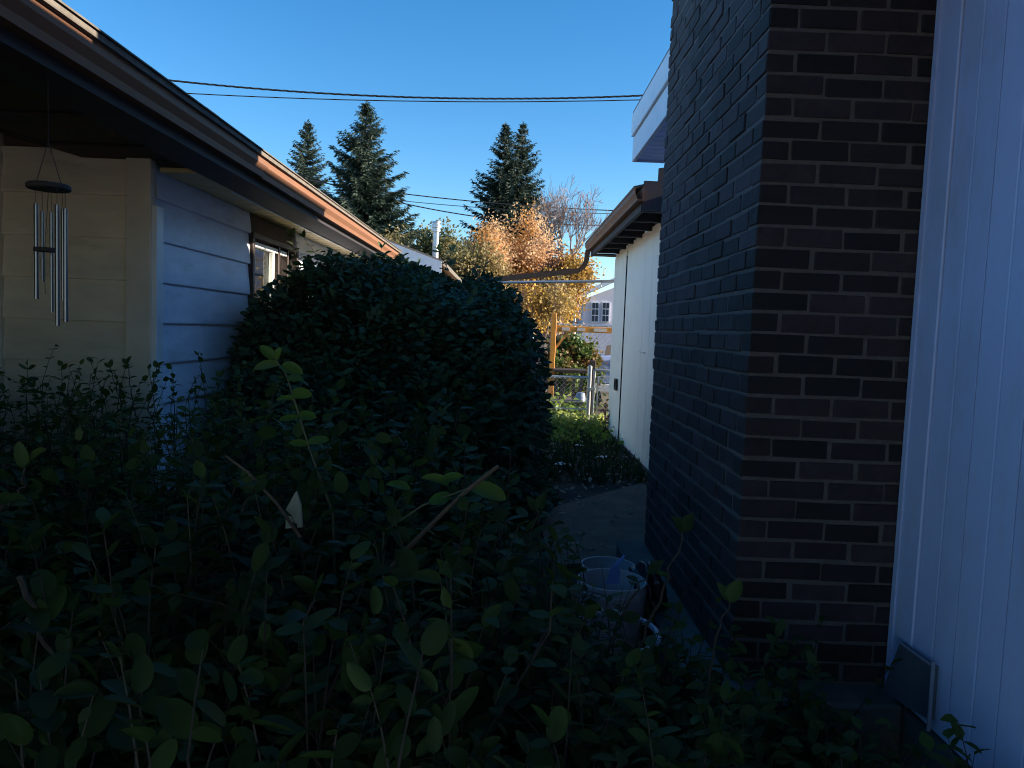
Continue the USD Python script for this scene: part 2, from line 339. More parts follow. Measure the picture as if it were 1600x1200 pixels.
# eave: roof, fascia, gutter, soffit
GXl, RS = -1.52, 0.30
r = MB().prism([(GXl + 0.02, 2.475), (GXl + 0.02, 2.50), (-6.2, 2.50 + 4.70 * RS), (-6.2, 2.45 + 4.70 * RS), (-1.63, 2.475)], (0, -2.0, 0), (0, 10.15, 0), (1, 0, 0), (0, 0, 1))
obj("roof", r, shingle_m, hl)
shs = MB()
for k in range(34):
    x = GXl + 0.03 - k * 0.14
    zt = 2.503 + (GXl + 0.02 - x) * RS
    shs.prism([(x, zt), (x, zt + 0.007), (x - 0.16, zt + 0.003 + 0.16 * RS), (x - 0.16, zt + 0.16 * RS)], (0, -2.0, 0), (0, 10.16, 0), (1, 0, 0), (0, 0, 1))
obj("shingle_courses", shs, shingle_m, hl, kind="stuff")
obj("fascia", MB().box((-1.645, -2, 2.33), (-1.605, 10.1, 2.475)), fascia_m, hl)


def k_gutter(x, z, y0, y1, side=1, h=0.115, d=0.085):
    p = [(0, h), (0, 0), (0.055, 0), (0.062, 0.03), (d, 0.062), (d, h - 0.012), (d + 0.006, h - 0.012), (d + 0.006, h), (d - 0.008, h), (d - 0.008, 0.066), (0.052, 0.008), (0.006, 0.006), (0.006, h)]
    return MB().prism([(x + side * a, z + b) for a, b in p], (0, y0, 0), (0, y1, 0), (1, 0, 0), (0, 0, 1))


obj("gutter", k_gutter(-1.604, 2.375, -2.0, 4.66), gutter_m, hl)
obj("gutter", k_gutter(-1.606, 2.370, 4.64, 10.1), gutter_m, hl)
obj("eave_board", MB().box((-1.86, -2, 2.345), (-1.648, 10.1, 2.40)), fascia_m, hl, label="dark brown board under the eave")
obj("soffit_trim", MB().box((-1.876, 5.0, 2.335), (-1.862, 10.05, 2.415), 0.003), white_trim_m, hl)
for k in range(54):
    y = WY + 0.08 + k * 0.1
    obj("soffit_slat", MB().box((-2.185, y, 2.385 + 0.003 * (k % 2)), (-1.878, y + 0.092, 2.415), 0.004), soffit_m, hl)
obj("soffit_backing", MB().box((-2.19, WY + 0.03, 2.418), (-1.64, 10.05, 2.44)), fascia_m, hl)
c = MB().prism([(-1.65, 2.44), (-2.62, 2.44), (-3.4, 2.64), (-3.4, 2.66), (-2.62, 2.46), (-1.65, 2.46)], (0, -2.0, 0), (0, WY + 0.02, 0), (1, 0, 0), (0, 0, 1))
obj("porch_ceiling", c, wood_dark_m, hl)
for k in range(5):
    y = 4.2 - k * 0.61
    obj("ceiling_batten", MB().prism([(-1.66, 2.425), (-2.62, 2.425), (-3.34, 2.61), (-3.34, 2.635), (-2.62, 2.438), (-1.66, 2.438)], (0, y, 0), (0, y + 0.045, 0), (1, 0, 0), (0, 0, 1)), wood_dark_m, hl)
# window in the alley wall
wf = obj("window", MB().box((WX - 0.05, 6.26, 2.19), (WX + 0.03, 7.60, 2.235), 0.004).box((WX - 0.05, 6.26, 1.15), (WX + 0.03, 7.60, 1.20), 0.004).box((WX - 0.05, 6.26, 1.20), (WX + 0.03, 6.31, 2.19), 0.004).box((WX - 0.05, 7.55, 1.20), (WX + 0.03, 7.60, 2.19), 0.004).box((WX - 0.05, 6.98, 1.20), (WX + 0.02, 7.03, 2.19), 0.004).box((WX - 0.05, 7.27, 1.20), (WX + 0.02, 7.30, 2.19), 0.004), frame_brown_m, hl)
obj("frame", MB().box((WX - 0.03, 6.312, 2.125), (WX + 0.012, 7.26, 2.165), 0.004).box((WX - 0.03, 6.85, 1.205), (WX + 0.010, 6.89, 2.12), 0.004), white_trim_m, wf)
obj("pane", MB().box((WX - 0.04, 6.315, 1.2), (WX - 0.034, 6.975, 2.188)), glass_m, wf)
obj("pane", MB().box((WX - 0.04, 7.035, 1.2), (WX - 0.034, 7.545, 2.188)), glass_m, wf)
obj("curtain", MB().box((-2.5, 6.7, 1.2), (-2.47, 6.93, 2.15), 0.004), white_trim_m, wf)
obj("curtain", MB().box((-2.5, 6.32, 1.2), (-2.47, 6.5, 2.15), 0.004), wood_m, wf)
# roof fittings
vs = obj("vent_stack", MB().tube([(-3.0, 7.0, 2.85), (-3.0, 7.0, 3.33)], 0.05, 12), metal_m, hl)
obj("cap", MB().tube([(-3.0, 7.0, 3.33), (-3.0, 7.0, 3.40)], 0.028, 10).tube([(-3.0, 7.0, 3.40), (-3.0, 7.0, 3.43)], 0.04, 10), metal_m, vs)
obj("roof_vent", MB().prism([(-2.97, 2.9), (-2.97, 3.34), (-2.93, 3.395), (-2.80, 3.395), (-2.74, 3.25), (-2.74, 2.85)], (0, 6.85, 0), (0, 7.15, 0), (1, 0, 0), (0, 0, 1)), black_m, hl)

# ------------------------------------------------------------------ wind chime under the eave
cp = at(76, 292, Y=2.7)
wc = thing("wind_chime", "metal tube wind chime with a dark wooden disc hanging under the left eave", "wind chime", (cp[0], cp[1], cp[2]))
disc = obj("disc", MB().lathe([(0.001, 0.010), (0.066, 0.010), (0.071, 0.004), (0.071, -0.006), (0.066, -0.011), (0.001, -0.011)], cp, 28), wood_dark_m, wc, smooth=30)
obj("cord", MB().tube([cp + [0.045, 0, 0.01], cp + [0, 0, 0.16]], 0.0015, 4).tube([cp + [-0.045, 0, 0.01], cp + [0, 0, 0.16]], 0.0015, 4).tube([cp + [0, 0, 0.16], (cp[0], cp[1], 2.34)], 0.0009, 4), black_m, wc)
for px, top, bot, dy in ((56, 318, 467, 0.0), (80, 332, 488, 0.045), (89, 320, 509, -0.045), (102, 326, 503, -0.02), (66, 330, 440, 0.05), (98, 326, 470, 0.03)):
    a, b = at(px, top, Y=2.7 + dy), at(px, bot, Y=2.7 + dy); b[:2] = a[:2]
    t = obj("tube", MB().tube([a, b], 0.0075 if px in (56, 89, 102) else 0.006, 10), chime_m, wc, smooth=40)
    obj("string", MB().tube([(a[0], a[1], cp[2] - 0.01), a], 0.001, 4), black_m, t)
k = at(70, 390, Y=2.7)
obj("clapper", MB().lathe([(0.001, 0.007), (0.035, 0.007), (0.036, -0.007), (0.001, -0.007)], k, 20), wood_dark_m, wc, smooth=30)
obj("cord", MB().tube([cp, k, k - [0, 0, 0.16]], 0.0012, 4), black_m, wc)

# ------------------------------------------------------------------ right house, with its brick chimney
CX, CY0, CY1, PX = 0.842, 2.6, 4.31, 1.416
hr = thing("white_house", "white house on the right with vertical ribbed siding and dark brick chimney", "house", (PX, CY0, 0))
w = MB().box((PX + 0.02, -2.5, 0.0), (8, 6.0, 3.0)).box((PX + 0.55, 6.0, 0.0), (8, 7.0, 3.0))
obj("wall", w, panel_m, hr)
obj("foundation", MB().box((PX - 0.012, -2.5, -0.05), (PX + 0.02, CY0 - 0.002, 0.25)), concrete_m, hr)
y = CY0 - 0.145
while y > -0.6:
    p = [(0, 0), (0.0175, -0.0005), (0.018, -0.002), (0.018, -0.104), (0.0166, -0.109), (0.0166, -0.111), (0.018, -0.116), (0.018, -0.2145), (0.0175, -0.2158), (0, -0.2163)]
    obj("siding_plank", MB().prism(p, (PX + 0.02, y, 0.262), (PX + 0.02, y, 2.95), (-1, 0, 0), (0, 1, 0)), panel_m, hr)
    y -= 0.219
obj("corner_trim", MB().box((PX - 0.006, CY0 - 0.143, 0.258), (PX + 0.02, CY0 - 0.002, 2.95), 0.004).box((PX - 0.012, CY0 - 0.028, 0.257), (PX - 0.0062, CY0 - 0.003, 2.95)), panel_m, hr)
# small flap at the foot of the siding
q = [at(*p, X=PX - 0.01) for p in ((1414, 1004), (1466, 1041), (1460, 1125), (1386, 1081))]
fl = obj("vent_flap", MB().prism([(a[1], a[2]) for a in q], (PX - 0.028, 0, 0), (PX - 0.009, 0, 0), (0, 1, 0), (0, 0, 1)), vent_m, hr)
obj("flap_trim", MB().obox(q[1] + [-0.024, -0.012, 0.02], q[2] + [-0.024, -0.012, -0.03], 0.006, 0.010, (1, 0, 0)).obox(q[0] + [-0.024, 0.0, 0.004], q[1] + [-0.024, 0, 0.004], 0.006, 0.006, (1, 0, 0)), flaptrim_m, fl)
# chimney
HCH, BZ0, COURSE, JT, BL = 5.3, 0.272, 0.0737, 0.0105, 0.2055
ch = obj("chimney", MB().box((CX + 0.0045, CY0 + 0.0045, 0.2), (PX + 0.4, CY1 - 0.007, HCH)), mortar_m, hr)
obj("chimney_footing", MB().box((CX - 0.155, CY0 - 0.15, -0.05), (PX - 0.015, CY1 + 0.05, 0.266), 0.012), concrete_m, hr)
bricks = []
ncourse = int((HCH - BZ0) / COURSE)
for k in range(ncourse):
    z0 = BZ0 + k * COURSE + JT / 2; z1 = z0 + COURSE - JT
    odd = k % 2
    half = (BL - JT) / 2 - 0.002
    full = BL - JT
    dx0, dy0 = (full, half) if odd == 0 else (half, full)
    bricks.append(((CX, CY0, z0), (CX + dx0, CY0 + dy0, z1)))
    x = CX + dx0 + JT
    while x < PX + 0.05:
        x1 = min(x + full, PX + 0.10)
        if x1 - x > 0.02:
            bricks.append(((x, CY0, z0), (x1, CY0 + half, z1)))
        x += BL
    yy = CY0 + dy0 + JT
    while yy < CY1 - 0.02:
        y1 = min(yy + full, CY1)
        if y1 - yy > 0.025:
            bricks.append(((CX, yy, z0), (CX + half, y1, z1)))
        yy += BL
    x = CX + half + JT
    while x < PX + 0.1:                                   # far face, seen only from the garden
        bricks.append(((x, CY1 - half, z0), (min(x + full, PX + 0.15), CY1, z1))); x += BL
score = []
for a, b in bricks:
    c = (np.array(a) + b) / 2
    u, v, d = proj(c)
    vis = (-20 < u[0] < 1620) and (-25 < v[0] < 1215) and not (c[1] > CY1 - 0.06 and c[0] > CX + 0.12)
    area = (b[2] - a[2]) * ((b[0] - a[0]) if c[1] < CY0 + 0.11 else (b[1] - a[1]) * abs(CX) / d[0]) / d[0] ** 2
    score.append(area if vis else -1 + 1e-3 * area)
order = np.argsort(-np.array(score))
rest = MB()
for rank, idx in enumerate(order):
    a, b = (np.array(t, float) for t in bricks[idx])
    off = R.uniform(-0.0025, 0.0025, 3) + [R.uniform(-0.0015, 0.001), R.uniform(-0.0015, 0.001), 0]
    a, b = a + off, b + off + R.uniform(-0.004, 0.0015, 3)
    v, f = chamfer_arrays(a, b, 0.0035)
    v = v + R.uniform(-0.0018, 0.0018, v.shape)
    if rank < 300:
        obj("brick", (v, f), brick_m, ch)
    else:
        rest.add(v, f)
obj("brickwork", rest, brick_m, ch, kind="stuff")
# eave and roof of the right house
EX, EZ = 0.925, 2.872
for y0, y1 in ((-2.5, CY0 - 0.01), (CY1 + 0.01, 6.0)):
    obj("fascia", MB().box((EX, y0, EZ), (EX + 0.03, y1, 3.06), 0.003), roof_pale_m, hr)
    obj("fascia_cap", MB().box((EX - 0.02, y0 - 0.0, 3.063), (EX + 0.03, y1 + 0.012, 3.235), 0.004), roof_pale_m, hr)
    yy = y0
    while yy < y1 - 0.05:
        obj("soffit_slat", MB().box((EX + 0.032, yy + 0.003, EZ + 0.012), (PX + 0.02, min(yy + 0.117, y1), EZ + 0.03), 0.004), panel_m, hr)
        yy += 0.12
obj("fascia", MB().box((EX, 6.001, EZ), (2.4, 6.03, 3.06), 0.003), roof_pale_m, hr)
rs = 0.285
r = MB().prism([(EX - 0.015, 3.237), (EX - 0.015, 3.255), (5.2, 3.255 + 4.3 * rs), (9.4, 3.255), (9.4, 3.0), (EX + 0.1, 3.0)], (0, CY1 + 0.01, 0), (0, 6.0, 0), (1, 0, 0), (0, 0, 1))
r.prism([(EX - 0.015, 3.237), (EX - 0.015, 3.295), (5.2, 3.26 + 4.3 * rs), (9.4, 3.255), (9.4, 3.0), (EX + 0.1, 3.0)], (0, -2.5, 0), (0, CY0 - 0.01, 0), (1, 0, 0), (0, 0, 1))
r.prism([(PX + 0.42, 3.2), (PX + 0.42, 3.37), (5.2, 3.253 + 4.3 * rs), (9.4, 3.253), (9.4, 3.0), (PX + 0.42, 3.0)], (0, CY0 - 0.012, 0), (0, CY1 + 0.012, 0), (1, 0, 0), (0, 0, 1))
obj("roof", r, shingle_m, hr)

# unseen roof slab added above and behind the camera to shade the foreground
obj("breezeway_roof", MB().box((-1.50, -3.2, 2.98), (EX + 0.9, 1.9, 3.06)), wood_m, hr)

# ------------------------------------------------------------------ white shed behind it
SX, SY0, SY1 = 1.54, 6.95, 11.13
sh = thing("garden_shed", "low white panelled shed past the chimney with brown gutter and open rafter soffit", "shed", (SX, SY0, 0))
obj("wall", MB().box((SX + 0.03, SY0, 0.02), (3.5, SY1 - 0.01, 2.72)), wood_dark_m, sh)
for a, b in ((SY1 - 0.008, 10.02), (9.995, 8.66), (8.659, 8.2), (8.199, SY0 - 0.01)):
    obj("wall_panel", MB().box((SX, b + 0.004, 0.06), (SX + 0.028, a, 2.70), 0.004), shed_m, sh)
obj("wall_panel", MB().box((SX + 0.03, SY1 - 0.008, 0.06), (3.5, SY1 + 0.01, 2.70), 0.004), shed_m, sh)
obj("wall_panel", MB().box((SX - 0.014, 10.03, 0.06), (SX - 0.002, SY1 - 0.02, 2.62), 0.004), shed_m, sh)
obj("door_seam", MB().box((SX - 0.012, 10.008, 0.07), (SX + 0.004, 10.028, 2.55)), black_m, sh)
obj("sill_board", MB().box((SX - 0.012, 9.4, 0.0), (SX + 0.02, SY1, 0.057), 0.004).box((SX - 0.012, SY0, 0.0), (SX + 0.02, 9.38, 0.055), 0.004), wood_dark_m, sh)
a = at(967, 592, X=SX); b = at(966, 610, X=SX)
lt = obj("latch", MB().box((SX - 0.05, a[1] - 0.05, b[2]), (SX - 0.026, a[1] + 0.12, a[2]), 0.004), black_m, sh)
obj("handle", MB().box((SX - 0.065, a[1] - 0.02, b[2] + 0.03), (SX - 0.05, a[1] + 0.02, a[2] - 0.02), 0.004), black_m, lt)
a = at(1006, 551, X=SX)
obj("hook", MB().tube([(SX, a[1] - 0.1, a[2]), (SX - 0.015, a[1] - 0.1, a[2]), (SX - 0.015, a[1] + 0.22, a[2] + 0.004)], 0.006, 6), metal_m, sh)
SGX = 1.09
obj("gutter", k_gutter(SGX + 0.095, 2.735, SY0 - 0.02, SY1 + 0.28, -1, 0.12), gutter_m, sh)
obj("fascia", MB().box((SGX + 0.098, SY0 + 0.10, 2.66), (SGX + 0.135, SY1 + 0.28, 2.86)), fascia_m, sh)
r = MB().prism([(SGX + 0.02, 2.862), (SGX + 0.02, 2.885), (2.6, 2.885 + 1.5 * 0.25), (3.95, 2.885), (3.95, 2.86), (2.6, 2.86 + 1.5 * 0.25)], (0, SY0 + 0.1, 0), (0, SY1 + 0.3, 0), (1, 0, 0), (0, 0, 1))
obj("roof", r, shingle_m, sh)
obj("gable_fascia", MB().prism([(SGX + 0.11, 2.66), (SGX + 0.11, 2.93), (SGX + 0.24, 2.93), (SGX + 0.24, 3.05), (2.4, 3.2), (2.4, 2.66)], (0, SY0 + 0.06, 0), (0, SY0 + 0.095, 0), (1, 0, 0), (0, 0, 1)), fascia_m, sh)
yy = SY0 + 0.14
k = 0
while yy < SY1 + 0.2:
    obj("rafter", MB().box((SGX + 0.14, yy, 2.66), (SX + 0.03, yy + 0.075, 2.83), 0.004), fascia_m, sh)
    obj("soffit_board", MB().box((SGX + 0.138, yy + 0.085, 2.80), (SX + 0.02, yy + 0.54, 2.82), 0.003), roof_pale_m, sh)
    yy += 0.62
obj("soffit_board", MB().box((SGX + 0.142, SY1 + 0.01, 2.665), (SX + 1.0, SY1 + 0.27, 2.685), 0.003), fascia_m, sh)
# downspout: elbow at the gutter's far end, then a long extension across the alley
dy = SY1 + 0.12
e0 = np.array([SGX + 0.04, dy, 2.74])
pts = [e0, at(916, 408, Y=dy), at(912, 416, Y=dy), at(903, 423, Y=dy), at(760, 438, Y=dy)]
obj("downspout", MB().obox(e0, pts[1], 0.07, 0.085, (0, 1, 0)).obox(pts[1], pts[2], 0.069, 0.084, (0, 1, 0)).obox(pts[2], pts[3], 0.069, 0.084, (0, 1, 0)).obox(pts[3] + [0.01, 0, 0], pts[4], 0.075, 0.105, (0, 1, 0)), gutter_m, sh)
# thin rail
ra, rb = at(735, 442, Y=11.6), at(985, 439, Y=11.6)
rl = thing("clothes_rail", "thin grey steel rail crossing the alley just below the brown downspout pipe", "rail", rb)
obj("bar", MB().tube([ra, rb], 0.022, 8), metal_m, rl)
a = at(940, 439, Y=11.6); obj("bracket", MB().tube([a, a - [0, 0, 0.09]], 0.014, 6), metal_m, rl)
obj("post", MB().tube([(ra[0], 11.6, 0), ra + [0, 0, 0.02]], 0.025, 8), metal_m, rl)
obj("post", MB().tube([(rb[0], 11.6, 0), rb + [0, 0, 0.02]], 0.025, 8), metal_m, rl)
gp = [at(*p, X=SX - 0.03) for p in ((988, 744), (1008, 738), (1008, 768))]
t = obj("plastic_offcut", MB().add(np.vstack([gp, np.array(gp) + [0.012, 0, 0]]), [[0, 1, 2], [3, 5, 4], [0, 3, 4], [0, 4, 1], [1, 4, 5], [1, 5, 2], [2, 5, 3], [2, 3, 0]]), tealgreen_m)
tag(t, "pale green triangular plastic piece at the foot of the white shed wall", "plastic scrap")

# ------------------------------------------------------------------ leaves and plants
L12 = (np.array([[0, 0, 0], [0.28, -0.27, 0.05], [0.60, -0.27, 0.05], [0.86, -0.13, 0.02], [1, 0, -0.03], [0.86, 0.13, 0.02], [0.60, 0.27, 0.05], [0.28, 0.27, 0.05], [0.30, 0, 0.0], [0.62, 0, 0.0]]),
       np.array([[0, 1, 8], [1, 2, 9], [1, 9, 8], [2, 3, 9], [3, 4, 9], [0, 8, 7], [8, 9, 6], [8, 6, 7], [9, 5, 6], [9, 4, 5]]))
_o = np.linspace(0, 2 * np.pi, 18, endpoint=False)
_ox = 0.5 - 0.5 * np.cos(_o)
_oy = 0.285 * np.sin(_o) * (1.08 - 0.25 * _ox) * np.where(_ox > 0.93, 0.8, 1.0)
_ov = np.vstack([np.stack([_ox, _oy, 0.09 * np.abs(_oy) / 0.285], 1), [[0.25, 0, 0.0], [0.5, 0, 0.0], [0.75, 0, 0.0]]])
_of = []
for _k in range(18):
    _m = 18 + min(2, int((_ox[_k] + _ox[(_k + 1) % 18]) / 2 * 3))
    _of.append([_k, (_k + 1) % 18, _m])
for _k in range(18):
    _a, _b = (18 + min(2, int((_ox[_j % 18] + _ox[(_j + 1) % 18]) / 2 * 3)) for _j in (_k - 1, _k))
    if _a != _b:
        _of.append([_k, _b, _a])
L22 = (_ov, np.array(_of))
L6 = (np.array([[0, 0, 0], [0.30, -0.24, 0.05], [0.68, -0.22, 0.05], [1, 0, -0.02], [0.68, 0.22, 0.05], [0.30, 0.24, 0.05], [0.5, 0, 0]]), np.array([[0, 1, 6], [1, 2, 6], [2, 3, 6], [3, 4, 6], [4, 5, 6], [5, 0, 6]]))
L4 = (np.array([[0, 0, 0], [0.5, -0.29, 0.06], [1, 0, -0.02], [0.5, 0.29, 0.06], [0.5, 0, 0]]), np.array([[0, 1, 4], [1, 2, 4], [0, 4, 3], [4, 2, 3]]))
L2 = (np.array([[0, 0, 0], [0.5, -0.32, 0], [1, 0, 0.0], [0.5, 0.32, 0.08]]), np.array([[0, 1, 2], [0, 2, 3]]))


def unit(v):
    v = np.asarray(v, float)
    return v / (np.linalg.norm(v, axis=-1, keepdims=True) + 1e-12)


_cr = np.random.default_rng(99)
CURL = lambda n: _cr.uniform(0.2, 2.4, n)[:, None, None]
BEND = lambda n: _cr.normal(0.10, 0.10, n)[:, None, None]


def leaf_verts(tpl, P, T, N, S, W=1.0):
    """Leaf blades at P growing along T, facing N, S long (vectorised): an array (n, k, 3)."""
    T = unit(T); X = unit(np.cross(N, T)); N = np.cross(T, X)
    q = tpl[0]; S = np.broadcast_to(S, (len(P),))[:, None, None]; W = np.broadcast_to(W, (len(P),))[:, None, None]
    return P[:, None] + S * (q[None, :, :1] * T[:, None] + W * q[None, :, 1:2] * X[:, None] + (q[None, :, 2:] * CURL(len(P)) - BEND(len(P)) * q[None, :, :1] ** 2) * N[:, None])


def leaf_mesh(tpl, V):
    n, k = V.shape[:2]
    return V.reshape(-1, 3), (tpl[1][None] + (np.arange(n) * k)[:, None, None]).reshape(-1, 3)


def twig_leaves(a, b, step, size, rng, droop=0.25, out=(0, 0, 1.0), wob=0.33):
    """Opposite leaf pairs along a twig a to b."""
    d = b - a; L = np.linalg.norm(d); d = d / L
    side = unit(np.cross(d, [0, 0, 1]) + rng.normal(0, 0.15, 3))
    n = max(2, int(L / step))
    res = []
    for i in range(n):
        t = (i + 0.6) / n
        for sgn in (-1, 1):
            if rng.random() < 0.12:
                continue
            T = side * sgn + d * rng.uniform(0.25, 0.8) + [0, 0, rng.uniform(-droop - 0.2, 0.25)] + rng.normal(0, 0.18, 3)
            N = np.asarray(out) + rng.normal(0, wob, 3)
            res.append((a + d * L * t, T, N, size * rng.uniform(0.5, 1.3) * (1.05 - 0.35 * t)))
    res.append((b, d * [1, 1, 0.25] + rng.normal(0, 0.45, 3) * [1, 1, 0.5], np.asarray(out) + rng.normal(0, 0.4, 3), size * 0.8))
    return res


def curve(a, b, bend, n=5):
    t = np.linspace(0, 1, n)[:, None]
    return a + (b - a) * t + bend * (4 * t * (1 - t))


def plant(name, label, cat, base, stems, leaves, tpl, lmat, smat, n_parts=0, clear=None, group=None):
    """One plant: stems one mesh, the largest visible leaves single parts, the rest one foliage part."""
    t = thing(name, label, cat, base, group)
    for k_ in (stems if isinstance(stems, list) else [stems]):
        obj("stem" if isinstance(stems, list) else "stems", k_, smat, t, kind=None if isinstance(stems, list) else "stuff")
    P, T, N, S = (np.array([l[k] for l in leaves]) for k in range(4))
    if clear:                                              # a gap in the leaves where the pail and hose are seen
        u_, v_, _ = proj(P)
        x_ = (u_ > clear[0]) & (u_ < clear[2]) & (v_ > clear[1]) & (v_ < clear[3]) & (R.random(len(P)) < 0.72)
        P, T, N, S = P[~x_], T[~x_], N[~x_], S[~x_]
    W = R.uniform(0.85, 1.25, len(P))
    V = leaf_verts(tpl, P, T, N, S, W)
    pick = np.zeros(len(P), bool)
    if n_parts:
        c = V.mean(1); u, v, d = proj(c)
        ok = (u > 5) & (u < 1595) & (v > 5) & (v < 1195) & (d > 0.3)
        front = {}
        for i in np.nonzero(ok)[0][np.argsort(d[ok])]:
            front.setdefault((int(u[i] // 16), int(v[i] // 16)), i)
        cand = np.array(list(front.values()))
        u8, v8, d8 = proj(V[cand].reshape(-1, 3))
        k = tpl[0].shape[0]
        size = np.ptp(u8.reshape(-1, k), axis=1) * np.ptp(v8.reshape(-1, k), axis=1)
        sel = cand[np.argsort(-size)][:n_parts]
        pick[sel] = True
        fine = leaf_verts(L22, P[sel], T[sel], N[sel], S[sel], W[sel])
        for q_ in fine:
            obj("leaf", (q_, L22[1]), lmat, t, smooth=True)
    obj("foliage", leaf_mesh(tpl, V[~pick]), lmat, t, smooth=True, kind="stuff")
    return t


# foreground shrubs
def right_edge(y):
    return np.interp(y, [0.8, 1.2, 1.8, 2.25, 2.6, 3.2, 4.2], [0.6, 1.0, 1.25, 0.9, 0.14, -0.5, -1.3])


def canopy(x, y):
    return 0.93 + 0.07 * np.interp(y, [1, 4], [0, 3.0]) + 0.16 * (noise(np.array([x * 1.7, y * 1.7, 0.3]), 5) - 0.5) - 0.42 * np.interp(x, [-0.25 if y > 2.2 else 0.0, 0.4], [0, 1]) - 0.16 * np.interp(x, [0.4, 0.9], [0, 1]) - 0.10 * np.interp(x, [-0.6, 0.0], [0, 1])


def grow(test, n_stems, size, seed, step=0.042, y_lo=0.85):
    rng = np.random.default_rng(seed)
    st, lv = MB(), []
    made = 0
    while made < n_stems:
        x, y = rng.uniform(-3.2, 1.3), rng.uniform(y_lo, 4.25)
        if x > right_edge(y) or not test(x, y):
            continue
        made += 1
        top = canopy(x, y) * rng.uniform(0.78, 1.05)
        a = np.array([x + rng.normal(0, 0.12), y + rng.normal(0, 0.12), 0.0])
        b = np.array([x + rng.normal(0, 0.12), y + rng.normal(0, 0.12), top])
        c = curve(a, b, np.append(rng.normal(0, 0.05, 2), 0), 6)
        st.tube(c, np.linspace(0.006, 0.002, 6), 4, False)
        for t in np.linspace(0.42, 1.0, 8):
            p = a + (b - a) * t + (c[2] - (a + (b - a) * 0.4)) * 4 * t * (1 - t)
            ang = rng.uniform(0, 2 * math.pi)
            d = np.array([math.cos(ang), math.sin(ang), rng.uniform(-0.1, 0.75)])
            if t > 0.95:
                d = np.array([0.3 * math.cos(ang), 0.3 * math.sin(ang), 1.0])
            L = rng.uniform(0.14, 0.30) * (1.15 - 0.4 * t)
            e = p + unit(d) * L
            if e[0] > 1.33 or e[1] < 0.62:
                continue
            st.tube([p, (p + e) / 2 + [0, 0, 0.012], e], [0.0022, 0.0017, 0.001], 3, False)
            lv += twig_leaves(p, e, step, size, rng)
    return st, lv


def shoot(st, lv, pts, r, size, every, rng, wide=1.0):
    """A long shoot with alternate leaves along it."""
    p = np.array(pts)
    seg = np.linalg.norm(np.diff(p, axis=0), axis=1); cum = np.concatenate([[0], np.cumsum(seg)])
    t = np.linspace(0, cum[-1], 14)
    q = np.stack([np.interp(t, cum, p[:, k]) for k in range(3)], 1)
    q[1:-1] += rng.normal(0, 0.004, (12, 3))
    st.tube(q, np.linspace(r, r * 0.45, 14), 5)
    s = 0.25 * cum[-1]
    sg = 1
    while s < cum[-1]:
        i = min(12, np.searchsorted(t, s) - 1)
        d = unit(q[i + 1] - q[i])
        for sgn in (sg, -sg):
            T = sgn * np.array([1.0, rng.normal(0, 0.4), 0]) + d * 0.5 + [0, 0, rng.uniform(-0.3, 0.25)]
            lv.append((q[i], T, np.array([0, -0.45, 1.0]) + rng.normal(0, 0.3, 3), size * rng.uniform(0.6, 1.15)))
        s += every * rng.uniform(0.7, 1.3)
    d = unit(q[-1] - q[-2])
    lv.append((q[-1], d + [0.5, 0, 0.1], np.array([0, -0.6, 1.0]), size))
    lv.append((q[-1], d + [-0.6, 0, 0.1], np.array([0, -0.6, 1.0]), size * 0.9))


in_left = lambda x, y: x < -0.75 and y > 2.3
st, lv = grow(in_left, 230, 0.050, 11)
rng = np.random.default_rng(5)
for pts in ([(620 - 370, 690), (232, 640), (245, 575)], [(200, 700), (190, 640), (172, 575)], [(130, 720), (120, 660), (98, 612)], [(50, 700), (60, 650), (52, 606)], [(340, 690), (330, 640), (345, 590)], [(215, 660), (205, 612), (200, 570)]):
    shoot(st, lv, [at(x, y, Y=3.5) for x, y in pts], 0.0035, 0.045, 0.05, rng)
plant("green_shrub", "dark green shrub with fine twigs in front of the left house wall", "shrub", (-1.9, 3.2, 0), st, lv, L12, fineshrub_m, bark_m, 300)
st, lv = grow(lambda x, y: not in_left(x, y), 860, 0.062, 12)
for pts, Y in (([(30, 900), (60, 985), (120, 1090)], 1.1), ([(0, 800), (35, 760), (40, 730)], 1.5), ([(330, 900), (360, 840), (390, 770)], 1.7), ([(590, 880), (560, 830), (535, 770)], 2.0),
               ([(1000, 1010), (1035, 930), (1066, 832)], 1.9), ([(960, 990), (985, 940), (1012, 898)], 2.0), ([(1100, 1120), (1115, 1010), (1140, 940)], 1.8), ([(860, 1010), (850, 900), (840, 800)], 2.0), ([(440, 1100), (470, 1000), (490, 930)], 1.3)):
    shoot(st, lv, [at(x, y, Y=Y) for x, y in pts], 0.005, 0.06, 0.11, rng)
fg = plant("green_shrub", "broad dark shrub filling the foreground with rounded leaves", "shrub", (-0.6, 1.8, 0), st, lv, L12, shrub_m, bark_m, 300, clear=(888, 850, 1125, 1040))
cut, cut2 = MB(), MB()
cut.tube([at(x, y, Y=1.75) for x, y in ((606, 892), (641, 853), (694, 800), (728, 768), (779, 728))], [0.0065, 0.0062, 0.0052, 0.0056, 0.0048], 7)
cut2.tube([at(x, y, Y=1.6) for x, y in ((352, 712), (388, 738), (432, 786), (470, 840))], [0.002, 0.003, 0.0033, 0.0036], 6)
obj("cut_branch", cut, cutbark_m, fg, label="bare cut brown branch standing out of the leaves")
obj("cut_branch", cut2, cutbark_m, fg)
pl = np.array([at(x, y, Y=1.7) for x, y in ((446, 826), (447, 795), (462, 768), (469, 790), (471, 824))])
